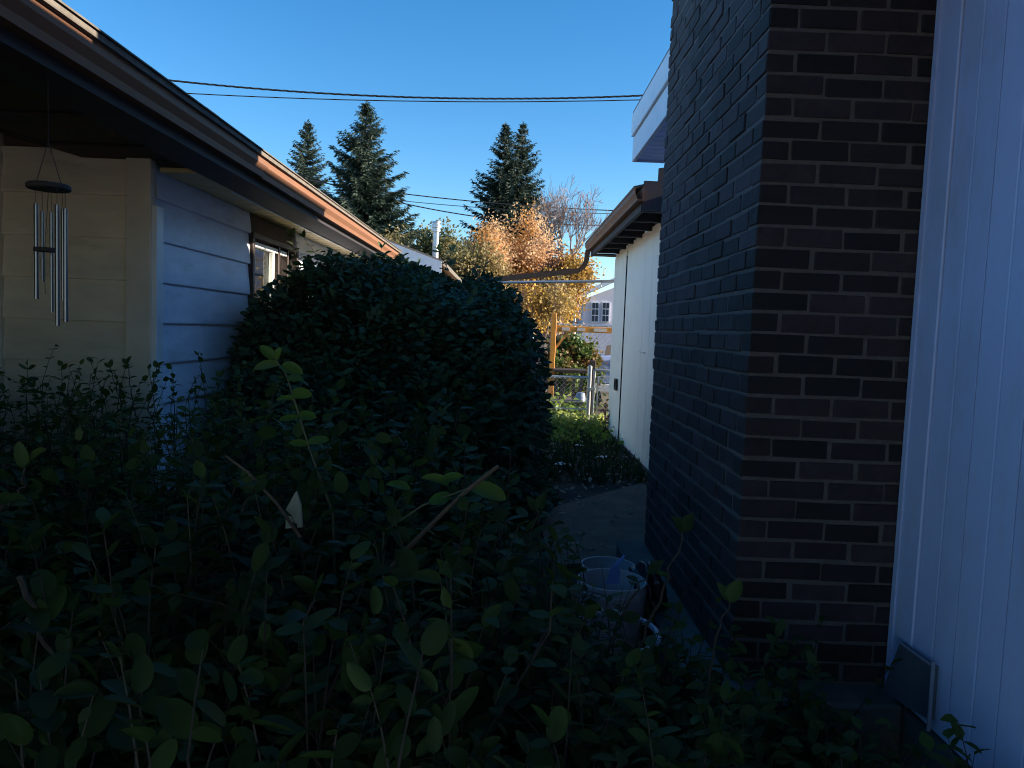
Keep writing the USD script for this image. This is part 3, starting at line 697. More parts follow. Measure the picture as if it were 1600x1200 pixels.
obj("dry_leaf", MB().add(np.vstack([pl, pl + [0.002, 0.006, 0]]), [[0, 1, 3], [1, 2, 3], [0, 3, 4], [5, 8, 6], [6, 8, 7], [5, 9, 8], [0, 5, 6], [0, 6, 1], [1, 6, 7], [1, 7, 2], [2, 7, 8], [2, 8, 3], [3, 8, 9], [3, 9, 4]]), paleleaf_m, fg, label="pale grey dry leaf hanging point up")
# tall light-green shoot and broad bright leaves
st, lv = MB(), []
sp = [at(x, y, Y=1.95) for x, y in ((520, 800), (497, 740), (480, 690), (460, 625), (447, 585), (430, 560))]
st.tube([(sp[0][0] + 0.05, 1.95, 0.0)] + sp, [0.005, 0.004, 0.0035, 0.003, 0.0025, 0.002, 0.0015], 5)
for (x, y), tx, tz, s in (((430, 560), -0.6, 0.45, 0.05), ((436, 570), -1, -0.2, 0.065), ((440, 572), 1, -0.25, 0.06), ((447, 588), 0.9, -0.1, 0.05), ((455, 615), 0.9, 0.05, 0.055), ((459, 625), -0.9, 0.1, 0.045), ((466, 650), 0.9, 0, 0.05), ((467, 652), -0.8, -0.2, 0.05), ((480, 690), 0.9, 0.2, 0.06), ((482, 695), -0.9, 0.1, 0.05), ((432, 562), 0.3, 0.9, 0.035)):
    lv.append((at(x, y, Y=1.95), np.array([tx, -0.15, tz]), np.array([0.1, -0.75, 0.8]) + R.normal(0, 0.15, 3), s))
for (x, y), tx, tz, s in (((735, 762), 0.95, -0.3, 0.095), ((700, 760), -0.8, 0.35, 0.07), ((690, 757), 0.5, 0.3, 0.06), ((705, 775), -0.9, -0.2, 0.06), ((640, 765), -0.8, 0.3, 0.06)):
    lv.append((at(x, y, Y=1.85), np.array([tx, -0.1, tz]), np.array([0.1, -0.7, 0.8]) + R.normal(0, 0.2, 3), s))
st = [st, MB().tube([(-0.3, 1.85, 0.2), *[at(x, y, Y=1.85) for x, y in ((600, 830), (660, 790), (735, 762))]], [0.005, 0.004, 0.003, 0.002], 5)]
plant("tall_shoot", "thin shoot with bright light green leaves rising above the foreground shrub", "shoot", (sp[0][0] + 0.05, 1.95, 0), st, lv, L12, shoot_m, greenstem_m, 16)

# small sprigs against the chimney's front
rng = np.random.default_rng(77)
for x0, y0, h, lab in ((1.02, 2.40, 0.30, "small leafy sprig growing against the brick chimney's front near the siding"), (0.62, 2.35, 0.36, "thin leafy sprig rising beside the chimney footing's corner")):
    st, lv = MB(), []
    for k in range(7):
        a = np.array([x0 + rng.normal(0, 0.05), y0 + rng.normal(0, 0.03), 0.0]); b = a + [rng.normal(0, 0.09), rng.normal(0, 0.03), (0.27 + h) * rng.uniform(0.7, 1.05)]
        st.tube([a, (a + b) / 2 + rng.normal(0, 0.01, 3), b], [0.003, 0.0025, 0.0012], 4, False)
        lv += twig_leaves(a + (b - a) * 0.45, b, 0.05, 0.055, rng)
    plant("wall_sprig", lab, "plant", (x0, y0, 0), st, lv, L12, shrub_m, bark_m, 40)

# big rounded hedge bush
HC, HR = np.array([-0.93, 6.75, 0.0]), np.array([1.34, 1.95, 1.97])
rng = np.random.default_rng(21)
st, lv = MB(), []
for k in range(60):
    ang = rng.uniform(0, 2 * math.pi); rr = rng.uniform(0.1, 0.35)
    a = HC + [rr * math.cos(ang), rr * math.sin(ang), 0]
    e = HC + HR * [0.8 * math.cos(ang) * rng.uniform(0.3, 1), 0.8 * math.sin(ang) * rng.uniform(0.3, 1), rng.uniform(0.4, 0.9)]
    st.tube(curve(a, e, np.array([0, 0, 0.2]), 6), np.linspace(0.018, 0.004, 6), 4, False)
k = 0
while k < 9500:
    d = unit(rng.normal(0, 1, 3)); d[2] = abs(d[2])
    if d[2] < 0.02 or (d[1] > 0.55 and rng.random() < 0.6):
        continue
    e = 0.58
    sc = (np.sum(np.abs(d) ** (2 / e))) ** (-e / 2)
    bump = 0.90 + 0.32 * (fbm(np.array(d * 3.1 + 3.1), 3, 9) - 0.38)
    p = HC + HR * d * sc * bump * rng.choice([1.0, 0.93, 0.84, 0.7, 0.5], p=[0.5, 0.2, 0.14, 0.10, 0.06])
    p[2] = max(p[2], 0.06)
    p[0] = max(p[0], WX + 0.06)
    n = unit(d / HR)
    tw = unit(n + [0, 0, rng.uniform(0.1, 0.9)] + rng.normal(0, 0.35, 3))
    L = rng.uniform(0.16, 0.36)
    a = p - tw * L * 0.75; b = p + tw * L * 0.25
    b[0] = max(b[0], WX + 0.08)
    st.tube([a, b], [0.003, 0.001], 3, False)
    lv += twig_leaves(a, b, 0.05, 0.088, rng, 0.35, unit(n + [0, 0, 0.45]), 0.38)
    k += 1
for pts in ([(470, 430), (462, 400), (455, 368)], [(545, 430), (500, 405), (475, 372)], [(700, 420), (692, 405), (686, 392)], [(740, 430), (750, 420), (756, 414)], [(690, 430), (700, 410), (706, 392)], [(600, 420), (590, 402), (596, 388)]):
    shoot(st, lv, [at(x, y, Y=6.6) for x, y in pts], 0.004, 0.075, 0.07, rng)
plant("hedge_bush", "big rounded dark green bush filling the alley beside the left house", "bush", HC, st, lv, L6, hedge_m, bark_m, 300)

# ------------------------------------------------------------------ pail, bag and hose at the chimney's foot
pc = np.array([at(956, 905, Y=3.2)[0], 3.2, 0.03])
pz = at(956, 905, Y=3.2)[2] - 0.03
pt = thing("white_pail", "dirty white plastic pail among the leaves beside the chimney footing", "pail", pc)
obj("body", MB().lathe([(0.001, 0.006), (0.125, 0.006), (0.13, 0.0), (0.133, 0.01), (0.147, pz - 0.05), (0.152, pz - 0.05), (0.153, pz - 0.035), (0.149, pz - 0.033), (0.152, pz - 0.008), (0.150, pz), (0.145, pz), (0.142, pz - 0.05), (0.128, 0.02), (0.001, 0.018)], pc, 36), pail_m, pt, smooth=35)
hpt = [pc + [0.15 * math.cos(a), 0.15 * math.sin(a), pz - 0.04 - 0.10 * math.sin((a - math.pi) / math.pi * math.pi)] for a in np.linspace(math.pi, 2 * math.pi, 14)]
obj("handle", MB().tube(hpt, 0.0025, 6), metal_m, pt)
p2 = np.array([at(950, 880, Y=3.75)[0], 3.75, 0.03]); pz2 = at(950, 882, Y=3.75)[2] - 0.03
pt2 = thing("white_pail", "second white pail half hidden behind the nearer one by the chimney", "pail", p2)
obj("body", MB().lathe([(0.001, 0.0), (0.12, 0.0), (0.135, pz2 - 0.04), (0.14, pz2 - 0.038), (0.14, pz2), (0.133, pz2), (0.118, 0.02), (0.001, 0.02)], p2, 30), pail_m, pt2, smooth=35)
b0 = at(1000, 880, Y=3.35)
m_ = trimesh.creation.icosphere(4, 1.0)
vv = np.asarray(m_.vertices); q = 0.82 + 0.4 * (fbm(vv * 2.3 + 5, 4, 2) - 0.5) + 0.10 * np.abs(np.sin(vv[:, 0] * 6 + 3 * vv[:, 2]))
vv = vv * q[:, None] * [0.115, 0.15, 0.23]; vv[:, 2] = np.maximum(vv[:, 2], -0.22)
tag(obj("garbage_bag", (vv + [b0[0] + 0.03, 3.35, 0.26], m_.faces), bag_m, smooth=True), "black plastic garbage bag slumped between the pails and the brick chimney", "bag")
sa = [at(x, y, Y=3.1) for x, y in ((957, 912), (964, 895), (976, 868))]
sc_ = thing("blue_scoop", "blue plastic scoop standing in the white pail against the black bag", "scoop", sa[0])
obj("blade", MB().prism([(-0.028, 0), (0.028, 0), (0.022, 0.06), (0.008, 0.085), (-0.008, 0.085), (-0.024, 0.06)], sa[0] + [0, 0.003, 0], sa[0] - [0, 0.003, 0], (1, 0, 0), (0.15, 0, 1)), blue_m, sc_)
obj("handle", MB().tube([sa[0] + [0.012, 0, 0.08], sa[2]], [0.008, 0.006], 8), blue_m, sc_)
hp = [at(x, y, Y=Y) for x, y, Y in ((905, 965, 2.62), (945, 955, 2.7), (980, 960, 2.68), (1010, 972, 2.6), (1028, 988, 2.5), (1030, 1000, 2.42), (1020, 1012, 2.36), (1000, 1020, 2.3))]
tt = np.linspace(0, 7, 50)
hp = np.stack([np.interp(tt, range(8), np.array(hp)[:, k]) for k in range(3)], 1)
for _ in range(6):
    hp[1:-1] = (hp[:-2] + 2 * hp[1:-1] + hp[2:]) / 4
tag(obj("garden_hose", MB().tube(hp, 0.0105, 10), hose_m, smooth=True), "white speckled garden hose looping out of the leaves beside the chimney", "hose")

# ------------------------------------------------------------------ ground plants, litter
rng = np.random.default_rng(31)
P = np.stack([rng.uniform(0.1, 1.5, 1300), rng.uniform(5.9, 11.2, 1300), np.zeros(1300)], 1)
P = P[(P[:, 1] > 7.2) | (P[:, 0] < 0.45)]
V = leaf_verts(L2, np.repeat(P, 3, 0) + rng.normal(0, 0.02, (3 * len(P), 3)) * [1, 1, 0], rng.normal(0, 0.4, (3 * len(P), 3)) + [0, 0, 1], rng.normal(0, 1, (3 * len(P), 3)), rng.uniform(0.05, 0.17, 3 * len(P)), 0.16)
obj("grass", leaf_mesh(L2, V), grass_m, kind="stuff")
n = 900
P = np.stack([rng.uniform(-0.3, 1.5, n), rng.uniform(4.6, 12.2, n), rng.uniform(0.02, 0.06, n)], 1)
V = leaf_verts(L4, P, np.stack([rng.normal(0, 1, n), rng.normal(0, 1, n), rng.normal(0, 0.12, n)], 1), rng.normal(0, 0.3, (n, 3)) + [0, 0, 1], rng.uniform(0.03, 0.08, n))
obj("leaf_litter", leaf_mesh(L4, V), litter_m, kind="stuff")
for (px, py, s, lab) in ((877, 728, 0.10, "crumpled white paper scrap on the dark soil left of the path"), (940, 717, 0.06, "smaller white paper scrap on the soil near the shed wall"), (905, 699, 0.05, "pale paper scrap farthest down the shaded path")):
    p = at(px, py, Z=0.05)
    gx, gy = np.meshgrid(np.linspace(-1, 1, 9), np.linspace(-1, 1, 5), indexing="ij")
    pz_ = 0.05 + 0.05 * fbm(np.stack([gx * 2.2 + px, gy * 2.2, 0 * gx], -1), 3, 4)
    i, j = np.meshgrid(np.arange(8), np.arange(4), indexing="ij")
    tag(obj("paper_scrap", (np.stack([p[0] + gx * s, p[1] + gy * s * 0.5, pz_], -1).reshape(-1, 3), np.stack([i * 5 + j, (i + 1) * 5 + j, (i + 1) * 5 + j + 1, i * 5 + j + 1], -1).reshape(-1, 4)), white_trim_m), lab, "paper scrap")


def weeds(region, n, size, seed, h=(0.1, 0.4)):
    rng = np.random.default_rng(seed); st, lv = MB(), []
    for _ in range(n):
        x, y = rng.uniform(region[0], region[1]), rng.uniform(region[2], region[3])
        H = rng.uniform(*h)
        for k in range(rng.integers(3, 7)):
            a = np.array([x, y, 0.0]); ang = rng.uniform(0, 2 * math.pi)
            b = a + [0.6 * H * math.cos(ang), 0.6 * H * math.sin(ang), H * rng.uniform(0.5, 1)]
            st.tube([a, b], [0.004, 0.002], 3, False)
            for t in (0.5, 0.8, 1.0):
                lv.append((a + (b - a) * t, np.array([math.cos(ang + rng.normal(0, 0.8)), math.sin(ang + rng.normal(0, 0.8)), rng.uniform(-0.7, 0.5)]), np.array([0.6, -0.3, 0.8]) + rng.normal(0, 0.5, 3), size * rng.uniform(0.6, 1.3)))
    return st, lv


for reg, n_, sz, sd, h, lab in (((0.3, 1.5, 11.0, 11.75), 110, 0.085, 41, (0.10, 0.32), "sunlit lime green leafy weeds at the foot of the chain-link fence"),
                                ((0.35, 1.45, 9.4, 10.9), 40, 0.08, 42, (0.10, 0.26), "shaded green weeds on the soil before the sunlit patch"),
                                ((0.0, 1.4, 11.8, 13.0), 80, 0.10, 43, (0.2, 0.5), "dense green weeds growing behind the low chain-link fence")):
    st, lv = weeds(reg, n_, sz, sd, h)
    plant("weed_patch", lab, "weeds", ((reg[0] + reg[1]) / 2, (reg[2] + reg[3]) / 2, 0), st, lv, L4, weed_m, greenstem_m)
st, lv = MB(), []
for x0, y0, x1, y1 in ((946, 672, 947, 626), (944, 672, 940, 640), (948, 672, 952, 645)):
    a, b = at(x0, y0, Y=10.9), at(x1, y1, Y=10.9); a[2] = 0.0
    st.tube([a, b], [0.006, 0.003], 5)
    for t in np.linspace(0.45, 1, 10):
        lv.append((a + (b - a) * t, rng.normal(0, 1, 3) + [0, 0, 0.3], rng.normal(0, 1, 3), 0.06))
plant("dried_weed", "dried reddish weed stalks standing before the gate by the shed corner", "weed", (lv[0][0][0], 10.9, 0), st, lv, L4, redweed_m, bark_m)

# ------------------------------------------------------------------ chain-link fence, gate and the yard behind
def chainlink(mb, x0, x1, z0, z1, y, pitch, r):
    w, h = x1 - x0, z1 - z0
    for sgn in (1, -1):
        for c in np.arange(-h, w, pitch):
            lo, hi = max(0, -c), min(h, w - c)
            if hi - lo < 0.02:
                continue
            a, b = np.array([c + lo, lo]), np.array([c + hi, hi])
            fx = (lambda q: x0 + q) if sgn > 0 else (lambda q: x1 - q)
            mb.tube([(fx(a[0]), y + 0.003 * sgn, z0 + a[1]), (fx(b[0]), y + 0.003 * sgn, z0 + b[1])], r, 3, False)
    return mb


FY = 11.45
pL, pP, gL = at(858, 588, Y=FY), at(922, 574, Y=FY), at(929, 578, Y=FY)
rz = at(890, 588, Y=FY)[2]
fe = thing("chainlink_fence", "low galvanized chain-link fence with round top rail across the alley end", "fence", (pP[0], FY, 0))
obj("rail", MB().tube([(pL[0] - 0.9, FY, rz - 0.02), (pP[0], FY, rz - 0.01)], 0.024, 10), metal_m, fe, smooth=40)
obj("rail", MB().tube([(pL[0] - 0.9, FY, 0.32), (pP[0], FY, 0.32)], 0.013, 8), metal_m, fe, smooth=40)
obj("post", MB().tube([(pP[0], FY, -0.1), (pP[0], FY, pP[2])], 0.034, 12).lathe([(0.036, 0), (0.036, 0.015), (0.02, 0.032), (0.001, 0.038)], (pP[0], FY, pP[2] - 0.002), 12), metal_m, fe, smooth=40)
obj("post", MB().tube([(pL[0] - 0.9, FY, -0.1), (pL[0] - 0.9, FY, rz + 0.05)], 0.03, 12), metal_m, fe, smooth=40)
obj("wire_mesh", chainlink(MB(), pL[0] - 0.88, pP[0] - 0.02, 0.05, rz - 0.02, FY - 0.02, 0.075, 0.0022), metal_m, fe)
ga = thing("chainlink_gate", "small tube-framed chain-link gate hung beside the white shed corner", "gate", (gL[0], FY, 0))
gx1 = SX + 0.35
obj("frame", MB().tube([(gL[0], FY, 0.10), (gL[0], FY, gL[2] - 0.02), (gL[0] + 0.02, FY, gL[2]), (gx1, FY, gL[2])], 0.022, 10).tube([(gL[0] + 0.055, FY, 0.12), (gL[0] + 0.055, FY, gL[2] - 0.10), (gx1, FY, gL[2] - 0.10)], 0.014, 8).tube([(gL[0], FY, 0.12), (gx1, FY, 0.12)], 0.02, 8), metal_m, ga, smooth=40)
obj("wire_mesh", chainlink(MB(), gL[0] + 0.06, gx1, 0.12, gL[2] - 0.1, FY - 0.018, 0.08, 0.003), metal_m, ga)
obj("hinge", MB().box((pP[0] - 0.04, FY - 0.04, 0.62), (gL[0] + 0.02, FY - 0.026, 0.66), 0.004), metal_m, ga)
wp = at(926, 563, Y=FY + 0.16)
tag(obj("wooden_post", MB().box((wp[0] - 0.045, FY + 0.11, 0), (wp[0] + 0.045, FY + 0.2, wp[2]), 0.006), wood_dark_m), "short dark wooden post between the chain-link fence post and the gate", "post")
# orange frame
OY = 13.0
o1, o2 = at(866, 489, Y=OY), at(958, 520, Y=OY)
of = thing("orange_frame", "orange painted steel frame with a beam carrying faded labels behind the fence", "frame", (o1[0], OY, 0))
obj("upright", MB().box((o1[0] - 0.045, OY - 0.04, 0), (o1[0] + 0.045, OY + 0.04, o1[2]), 0.006), orange_m, of)
obj("upright", MB().box((2.75, OY - 0.04, 0), (2.84, OY + 0.04, o1[2]), 0.006), orange_m, of)
zt, zb = at(900, 510, Y=OY)[2], at(900, 519, Y=OY)[2]
obj("beam", MB().box((o1[0] + 0.047, OY - 0.03, zb), (2.748, OY + 0.03, zt), 0.006), orange_m, of)
for x0, x1 in ((878, 890), (902, 914), (928, 948)):
    a, b = at(x0, 512, Y=OY - 0.03), at(x1, 517, Y=OY - 0.03)
    obj("label_strip", MB().box((a[0], OY - 0.035, zb + 0.022), (b[0], OY - 0.0302, zt - 0.022)), pale_label_m, of)
obj("brace", MB().obox((o1[0] + 0.03, OY, zb - 0.32), (o1[0] + 0.26, OY, zb - 0.002), 0.035, 0.035, (0, 1, 0)), orange_m, of)
# far chain-link fence
ff = thing("chainlink_fence", "tall chain-link fence with diamond mesh across the far yard before the pale house", "fence", (2.5, 18, 0))
fz = at(910, 508, Y=18)[2]
for x in (0.2, 3.1, 6.0):
    obj("post", MB().tube([(x, 18, 0), (x, 18, fz + 0.06)], 0.035, 10), metal_m, ff)
obj("rail", MB().tube([(-2, 18, fz), (7, 18, fz)], 0.025, 8), metal_m, ff)
obj("wire_mesh", chainlink(MB(), 0.2, 6.0, 0.1, fz, 17.96, 0.13, 0.006), metal_m, ff)
# bench, bin, tarp pile, plywood
def px_box(x0, y0, x1, y1, Y, depth):
    a, b = at(x0, y0, Y=Y), at(x1, y1, Y=Y)
    return (a[0], Y, b[2]), (b[0], Y + depth, a[2])


bt = thing("work_bench", "dark plank work bench on splayed legs behind the chain-link fence", "bench", at(895, 600, Y=12.6) * [1, 1, 0])
lo, hi = px_box(866, 577, 920, 584, 12.6, 0.6); obj("plank_top", MB().box(lo, (hi[0], hi[1] - 0.31, hi[2]), 0.005), wood_dark_m, bt); obj("plank_top", MB().box((lo[0], lo[1] + 0.31, lo[2]), hi, 0.005), wood_dark_m, bt)
for x, s in ((870, 0), (884, -0.14), (897, 0.0), (910, -0.1)):
    a = at(x, 586, Y=12.64); obj("leg", MB().obox(a, (a[0] + s, 12.64, 0.0), 0.05, 0.05, (0, 1, 0)), wood_dark_m, bt)
bn = at(907, 620, Y=12.4)
tag(obj("blue_bin", MB().lathe([(0.001, 0), (0.09, 0), (0.075, 0.12), (0.06, 0.14), (0.001, 0.142)], (bn[0], 12.4, 0.36), 14), tarp_m, smooth=30), "small blue tub resting on the grey board behind the fence", "tub")
lo, hi = px_box(862, 606, 921, 622, 12.3, 0.9)
tag(obj("grey_board", MB().box((lo[0], 12.3, 0.33), (hi[0], 13.2, 0.36), 0.005).box((lo[0] + 0.1, 12.4, 0), (lo[0] + 0.2, 13.1, 0.328)).box((hi[0] - 0.2, 12.4, 0), (hi[0] - 0.1, 13.1, 0.328)), concrete_m), "low grey board on blocks behind the chain-link fence", "board")
lo, hi = px_box(906, 557, 985, 568, 14.5, 1.0)
m_ = trimesh.creation.box([hi[0] - lo[0], 1.0, 0.5]).subdivide().subdivide().subdivide()
v = np.asarray(m_.vertices); v = v + (fbm(v * 4, 3, 8)[:, None] - 0.5) * 0.12
tag(obj("tarp_pile", (v + [(lo[0] + hi[0]) / 2, 15.0, hi[2] - 0.25], m_.faces), tarp_m, smooth=True), "pile covered with a blue grey tarp beyond the fence", "tarp pile")
pb = thing("trailer_deck", "pale edged flat trailer deck under the blue tarp", "trailer", (1.9, 15, 0))
obj("deck", MB().box((lo[0] - 0.1, 14.4, hi[2] - 0.66), (hi[0] + 0.2, 15.6, hi[2] - 0.52), 0.006), roof_pale_m, pb)
for x in (lo[0] + 0.2, hi[0] - 0.1):
    obj("wheel", MB().tube([(x, 14.45, 0.25), (x, 14.6, 0.25)], 0.25, 20), black_m, pb)
    obj("leg", MB().box((x - 0.04, 14.7, 0), (x + 0.04, 14.8, hi[2] - 0.66)), wood_dark_m, pb)
a = [at(*p, Y=15.7) for p in ((943, 562), (948, 540), (985, 533), (985, 562))]
tag(obj("plywood_sheet", MB().prism([(q[0], q[2]) for q in a], (0, 15.7, 0), (0, 15.73, 0), (1, 0, 0), (0, 0, 1)), wood_m), "tan plywood sheet with a slanted edge leaning behind the tarp pile", "plywood")

# ------------------------------------------------------------------ far house
hx = lambda px, py: at(px, py, Y=30)
fh = thing("far_house", "pale lavender house with two tall shuttered windows beyond the yard", "house", (hx(912, 520)[0], 30, 0))
x0, x1 = hx(911, 500)[0], 12.0
ze = hx(911, 467)[2]
obj("wall", MB().prism([(x0, 0), (x0, ze), ((x0 + 9) / 2 + 1.5, ze + 1.9), (12, ze - 0.1), (12, 0)], (0, 30, 0), (0, 38, 0), (1, 0, 0), (0, 0, 1)), house_m, fh)
obj("side_wall", MB().box((hx(884, 500)[0], 33, 0), (x0 - 0.002, 38, ze - 0.15)), house_cream_m, fh)
a, b = hx(893, 469), hx(965, 438)
sl = (b[2] - a[2]) / (b[0] - a[0])
obj("roof", MB().prism([(a[0], a[2]), (a[0], a[2] + 0.16), (a[0] + 4.2, a[2] + 0.16 + 4.2 * sl), (a[0] + 4.2, a[2] + 4.2 * sl)], (0, 29.5, 0), (0, 38.2, 0), (1, 0, 0), (0, 0, 1)), roof_pale_m, fh)
obj("roof", MB().prism([(hx(876, 470)[0], ze - 0.2), (hx(876, 470)[0], ze - 0.08), (x0 + 0.3, ze + 0.22), (x0 + 0.3, ze + 0.1)], (0, 32.6, 0), (0, 38.2, 0), (1, 0, 0), (0, 0, 1)), roof_pale_m, fh)
for cx in (929.5, 946):
    c0, c1 = hx(cx - 5.5, 472), hx(cx + 5.5, 504)
    wn = obj("window", MB().box((c0[0], 29.93, c1[2]), (c1[0], 29.998, c0[2])), roof_pale_m, fh)
    wd = (c1[0] - c0[0]); hgt = c0[2] - c1[2]
    for i in range(2):
        for j in range(3):
            obj("pane", MB().box((c0[0] + wd * (0.12 + 0.42 * i), 29.915, c1[2] + hgt * (0.05 + 0.32 * j)), (c0[0] + wd * (0.46 + 0.42 * i), 29.928, c1[2] + hgt * (0.32 + 0.32 * j))), pane_dark_m, wn)
obj("downpipe", MB().tube([hx(910, 469) - [0, 0.1, 0], hx(898, 484) - [0, 0.1, 0], hx(898, 520) * [1, 1, 0] - [0, 0.1, 0]], 0.05, 6), metal_m, fh)
obj("door_frame", MB().box((hx(888, 484)[0], 32.93, 0), (hx(896, 484)[0], 32.995, hx(890, 486)[2])), wood_m, fh)
for px, py, Y, lab in ((834, 455, 24, "white painted post among the yellow shrubs left of the orange frame"), (877, 462, 26, "thin pale post in front of the far house")):
    p = at(px, py, Y=Y); tag(obj("white_post", MB().tube([(p[0], Y, 0), p], 0.07 if px < 850 else 0.04, 8), roof_pale_m), lab, "post")

# ------------------------------------------------------------------ neighbour's garage behind the left house, with flue pipe
GY_ = 14.0
nb = thing("garage", "garage behind the left house showing only its pale sloping gable edge", "garage", (-3.5, GY_, 0))
a, b = at(530, 348, Y=GY_), at(690, 409, Y=GY_)
sl = (b[2] - a[2]) / (b[0] - a[0])
rx = a[0] - 3.2
pz0 = lambda x: a[2] + sl * (x - a[0])
obj("wall", MB().prism([(rx, 0), (rx, pz0(rx) - 0.2), (b[0] - 0.25, pz0(b[0] - 0.25) - 0.2), (b[0] - 0.25, 0)], (0, GY_ + 0.25, 0), (0, GY_ + 7, 0), (1, 0, 0), (0, 0, 1)), tan_stucco_m, nb)
obj("gable_fascia", MB().prism([(rx, pz0(rx) - 0.24), (rx, pz0(rx)), (b[0], b[2]), (b[0], b[2] - 0.24)], (0, GY_ - 0.03, 0), (0, GY_, 0), (1, 0, 0), (0, 0, 1)), roof_pale_m, nb)
obj("roof", MB().prism([(rx, pz0(rx) - 0.06), (rx, pz0(rx) + 0.03), (b[0] + 0.03, b[2] + 0.03), (b[0] + 0.03, b[2] - 0.06)], (0, GY_ + 0.001, 0), (0, GY_ + 7.2, 0), (1, 0, 0), (0, 0, 1)), shingle_m, nb)
c0 = at(680, 410, Y=15.2); c1 = at(681, 362, Y=15.2)
fp = obj("flue_pipe", MB().tube([(c0[0], 15.2, c0[2] - 0.2), (c0[0], 15.2, c1[2])], 0.062, 14), metal_m, nb, smooth=40)
obj("cap", MB().lathe([(0.062, -0.002), (0.085, 0.0), (0.085, 0.05), (0.07, 0.055), (0.07, 0.07), (0.10, 0.075), (0.10, 0.13), (0.07, 0.15), (0.07, 0.165), (0.095, 0.17), (0.09, 0.2), (0.001, 0.215)], (c0[0], 15.2, c1[2]), 16), metal_m, fp, smooth=35)
obj("band", MB().tube([(c0[0], 15.2, c1[2] - 0.32), (c0[0], 15.2, c1[2] - 0.29)], 0.068, 14), metal_m, fp)

# ------------------------------------------------------------------ trees
def spruce(px_top, py_top, Y, half, label, seed, two=None, low=0.0, dens=1.0):
    rng = np.random.default_rng(seed)
    tips = [at(px_top, py_top, Y=Y)] + ([at(*two, Y=Y + 0.6)] if two else [])
    t = thing("spruce_tree", label, "tree", (tips[0][0], Y, 0), "spruces against the sky")
    VV, tr, limbs = [], MB(), MB()
    for top in tips:
        H = top[2]; bx, by = top[0], top[1]
        tr.tube([(bx, by, 0), (bx, by, H * 0.6), (bx, by, H - 0.02)], [0.010 * H, 0.0055 * H, 0.006], 8)
        z = 0.10 * H
        while z < H - 0.1:
            f = (H - z) / H
            rad = half * (f ** 0.80) * (1.08 if f < 0.75 else 1.0)
            nb_ = int((8.5 + 9.5 * f) * dens) + 3
            for k in range(nb_):
                ang = rng.uniform(0, 2 * math.pi)
                L = rad * rng.uniform(0.58, 1.18) * (0.84 + 0.32 * noise(np.array([math.cos(ang) * 1.5 + z * 0.4, math.sin(ang) * 1.5, seed * 1.7]), 2))
                if L < 0.08:
                    L = 0.08
                d = np.array([math.cos(ang), math.sin(ang), 0])
                up0 = 0.35 - 0.55 * f
                m_ = max(5, int(L / 0.11))
                tt = (np.arange(m_) + 0.5) / m_
                zz = z + L * (up0 * tt + 0.22 * tt ** 3) + rng.normal(0, 0.02, m_)
                P = np.stack([bx + d[0] * L * tt, by + d[1] * L * tt, zz], 1)
                limbs.tube([(bx, by, z), P[m_ // 2], P[-1]], [0.02 * f + 0.008, 0.012 * f + 0.005, 0.004], 3, False)
                lat = np.array([-d[1], d[0], 0])
                w = L * 0.36 * (1 - tt * 0.75) + 0.07
                for sgn in (-1, 1, -1, 1, 0):
                    n_ = len(P)
                    T = d * rng.uniform(0.5, 1.0, (n_, 1)) + lat * (sgn * rng.uniform(0.5, 1.2, (n_, 1))) + np.array([0, 0, 1]) * rng.uniform(-0.55, 0.15, (n_, 1))
                    VV.append(leaf_verts(L2, P + rng.normal(0, 0.03, P.shape), T, rng.normal(0, 0.5, (n_, 3)) + [0, 0, 0.8], (w * 0.8 + 0.07) * rng.uniform(0.6, 1.15, n_), rng.uniform(0.22, 0.42, n_)))
                # hanging sprays
                VV.append(leaf_verts(L2, P, rng.normal(0, 0.25, (len(P), 3)) + [0, 0, -1] + d * 0.4, rng.normal(0, 1, (len(P), 3)), rng.uniform(0.10, 0.26, len(P)), 0.4))
            z += (0.20 + 0.27 * f) * rng.uniform(0.8, 1.25) * H / 11
        # leader
        n_ = 26
        P = np.stack([np.full(n_, bx), np.full(n_, by), H - np.linspace(0, 0.6, n_)], 1)
        VV.append(leaf_verts(L2, P, rng.normal(0, 0.6, (n_, 3)) + [0, 0, 0.7], rng.normal(0, 1, (n_, 3)), rng.uniform(0.1, 0.22, n_), 0.5))
    obj("trunk", tr, wood_dark_m, t); obj("limbs", limbs, wood_dark_m, t, kind="stuff")
    obj("crown", leaf_mesh(L2, np.vstack(VV)), spruce_m, t, kind="stuff")
    return t


spruce(573, 158, 35, 4.0, "tallest spruce with wide tiered boughs rising behind the left roof", 51)
spruce(481, 188, 44, 3.3, "narrow spruce leftmost of the spruces, partly behind the wide one", 52, dens=0.9)
spruce(790, 193, 40, 3.2, "dark spruce with two tops behind the orange tree", 53, two=(818, 191), dens=0.95)


def branching(mb, p, d, L, r, depth, rng, tips, spread=0.55, up=0.15, shrink=0.74, kids=(2, 4), minr=0.006):
    n = 4
    q = [p]
    for k in range(n):
        d = unit(d + rng.normal(0, 0.10, 3) + [0, 0, up * 0.25])
        q.append(q[-1] + d * L / n)
    r1 = max(r * 0.68, minr)
    mb.tube(q, np.linspace(r, r1, n + 1), 5 if r > 0.03 else 3, False)
    if depth == 0:
        tips.append((q[-1], d)); tips.append((q[2], d)); return
    for k in range(rng.integers(*kids) + 1):
        s = q[rng.integers(2, n + 1)]
        branching(mb, s, unit(d + rng.normal(0, spread, 3) + [0, 0, up]), L * shrink * rng.uniform(0.75, 1.15), max(r1 * 0.72, minr), depth - 1, rng, tips, spread, up, shrink, kids, minr)


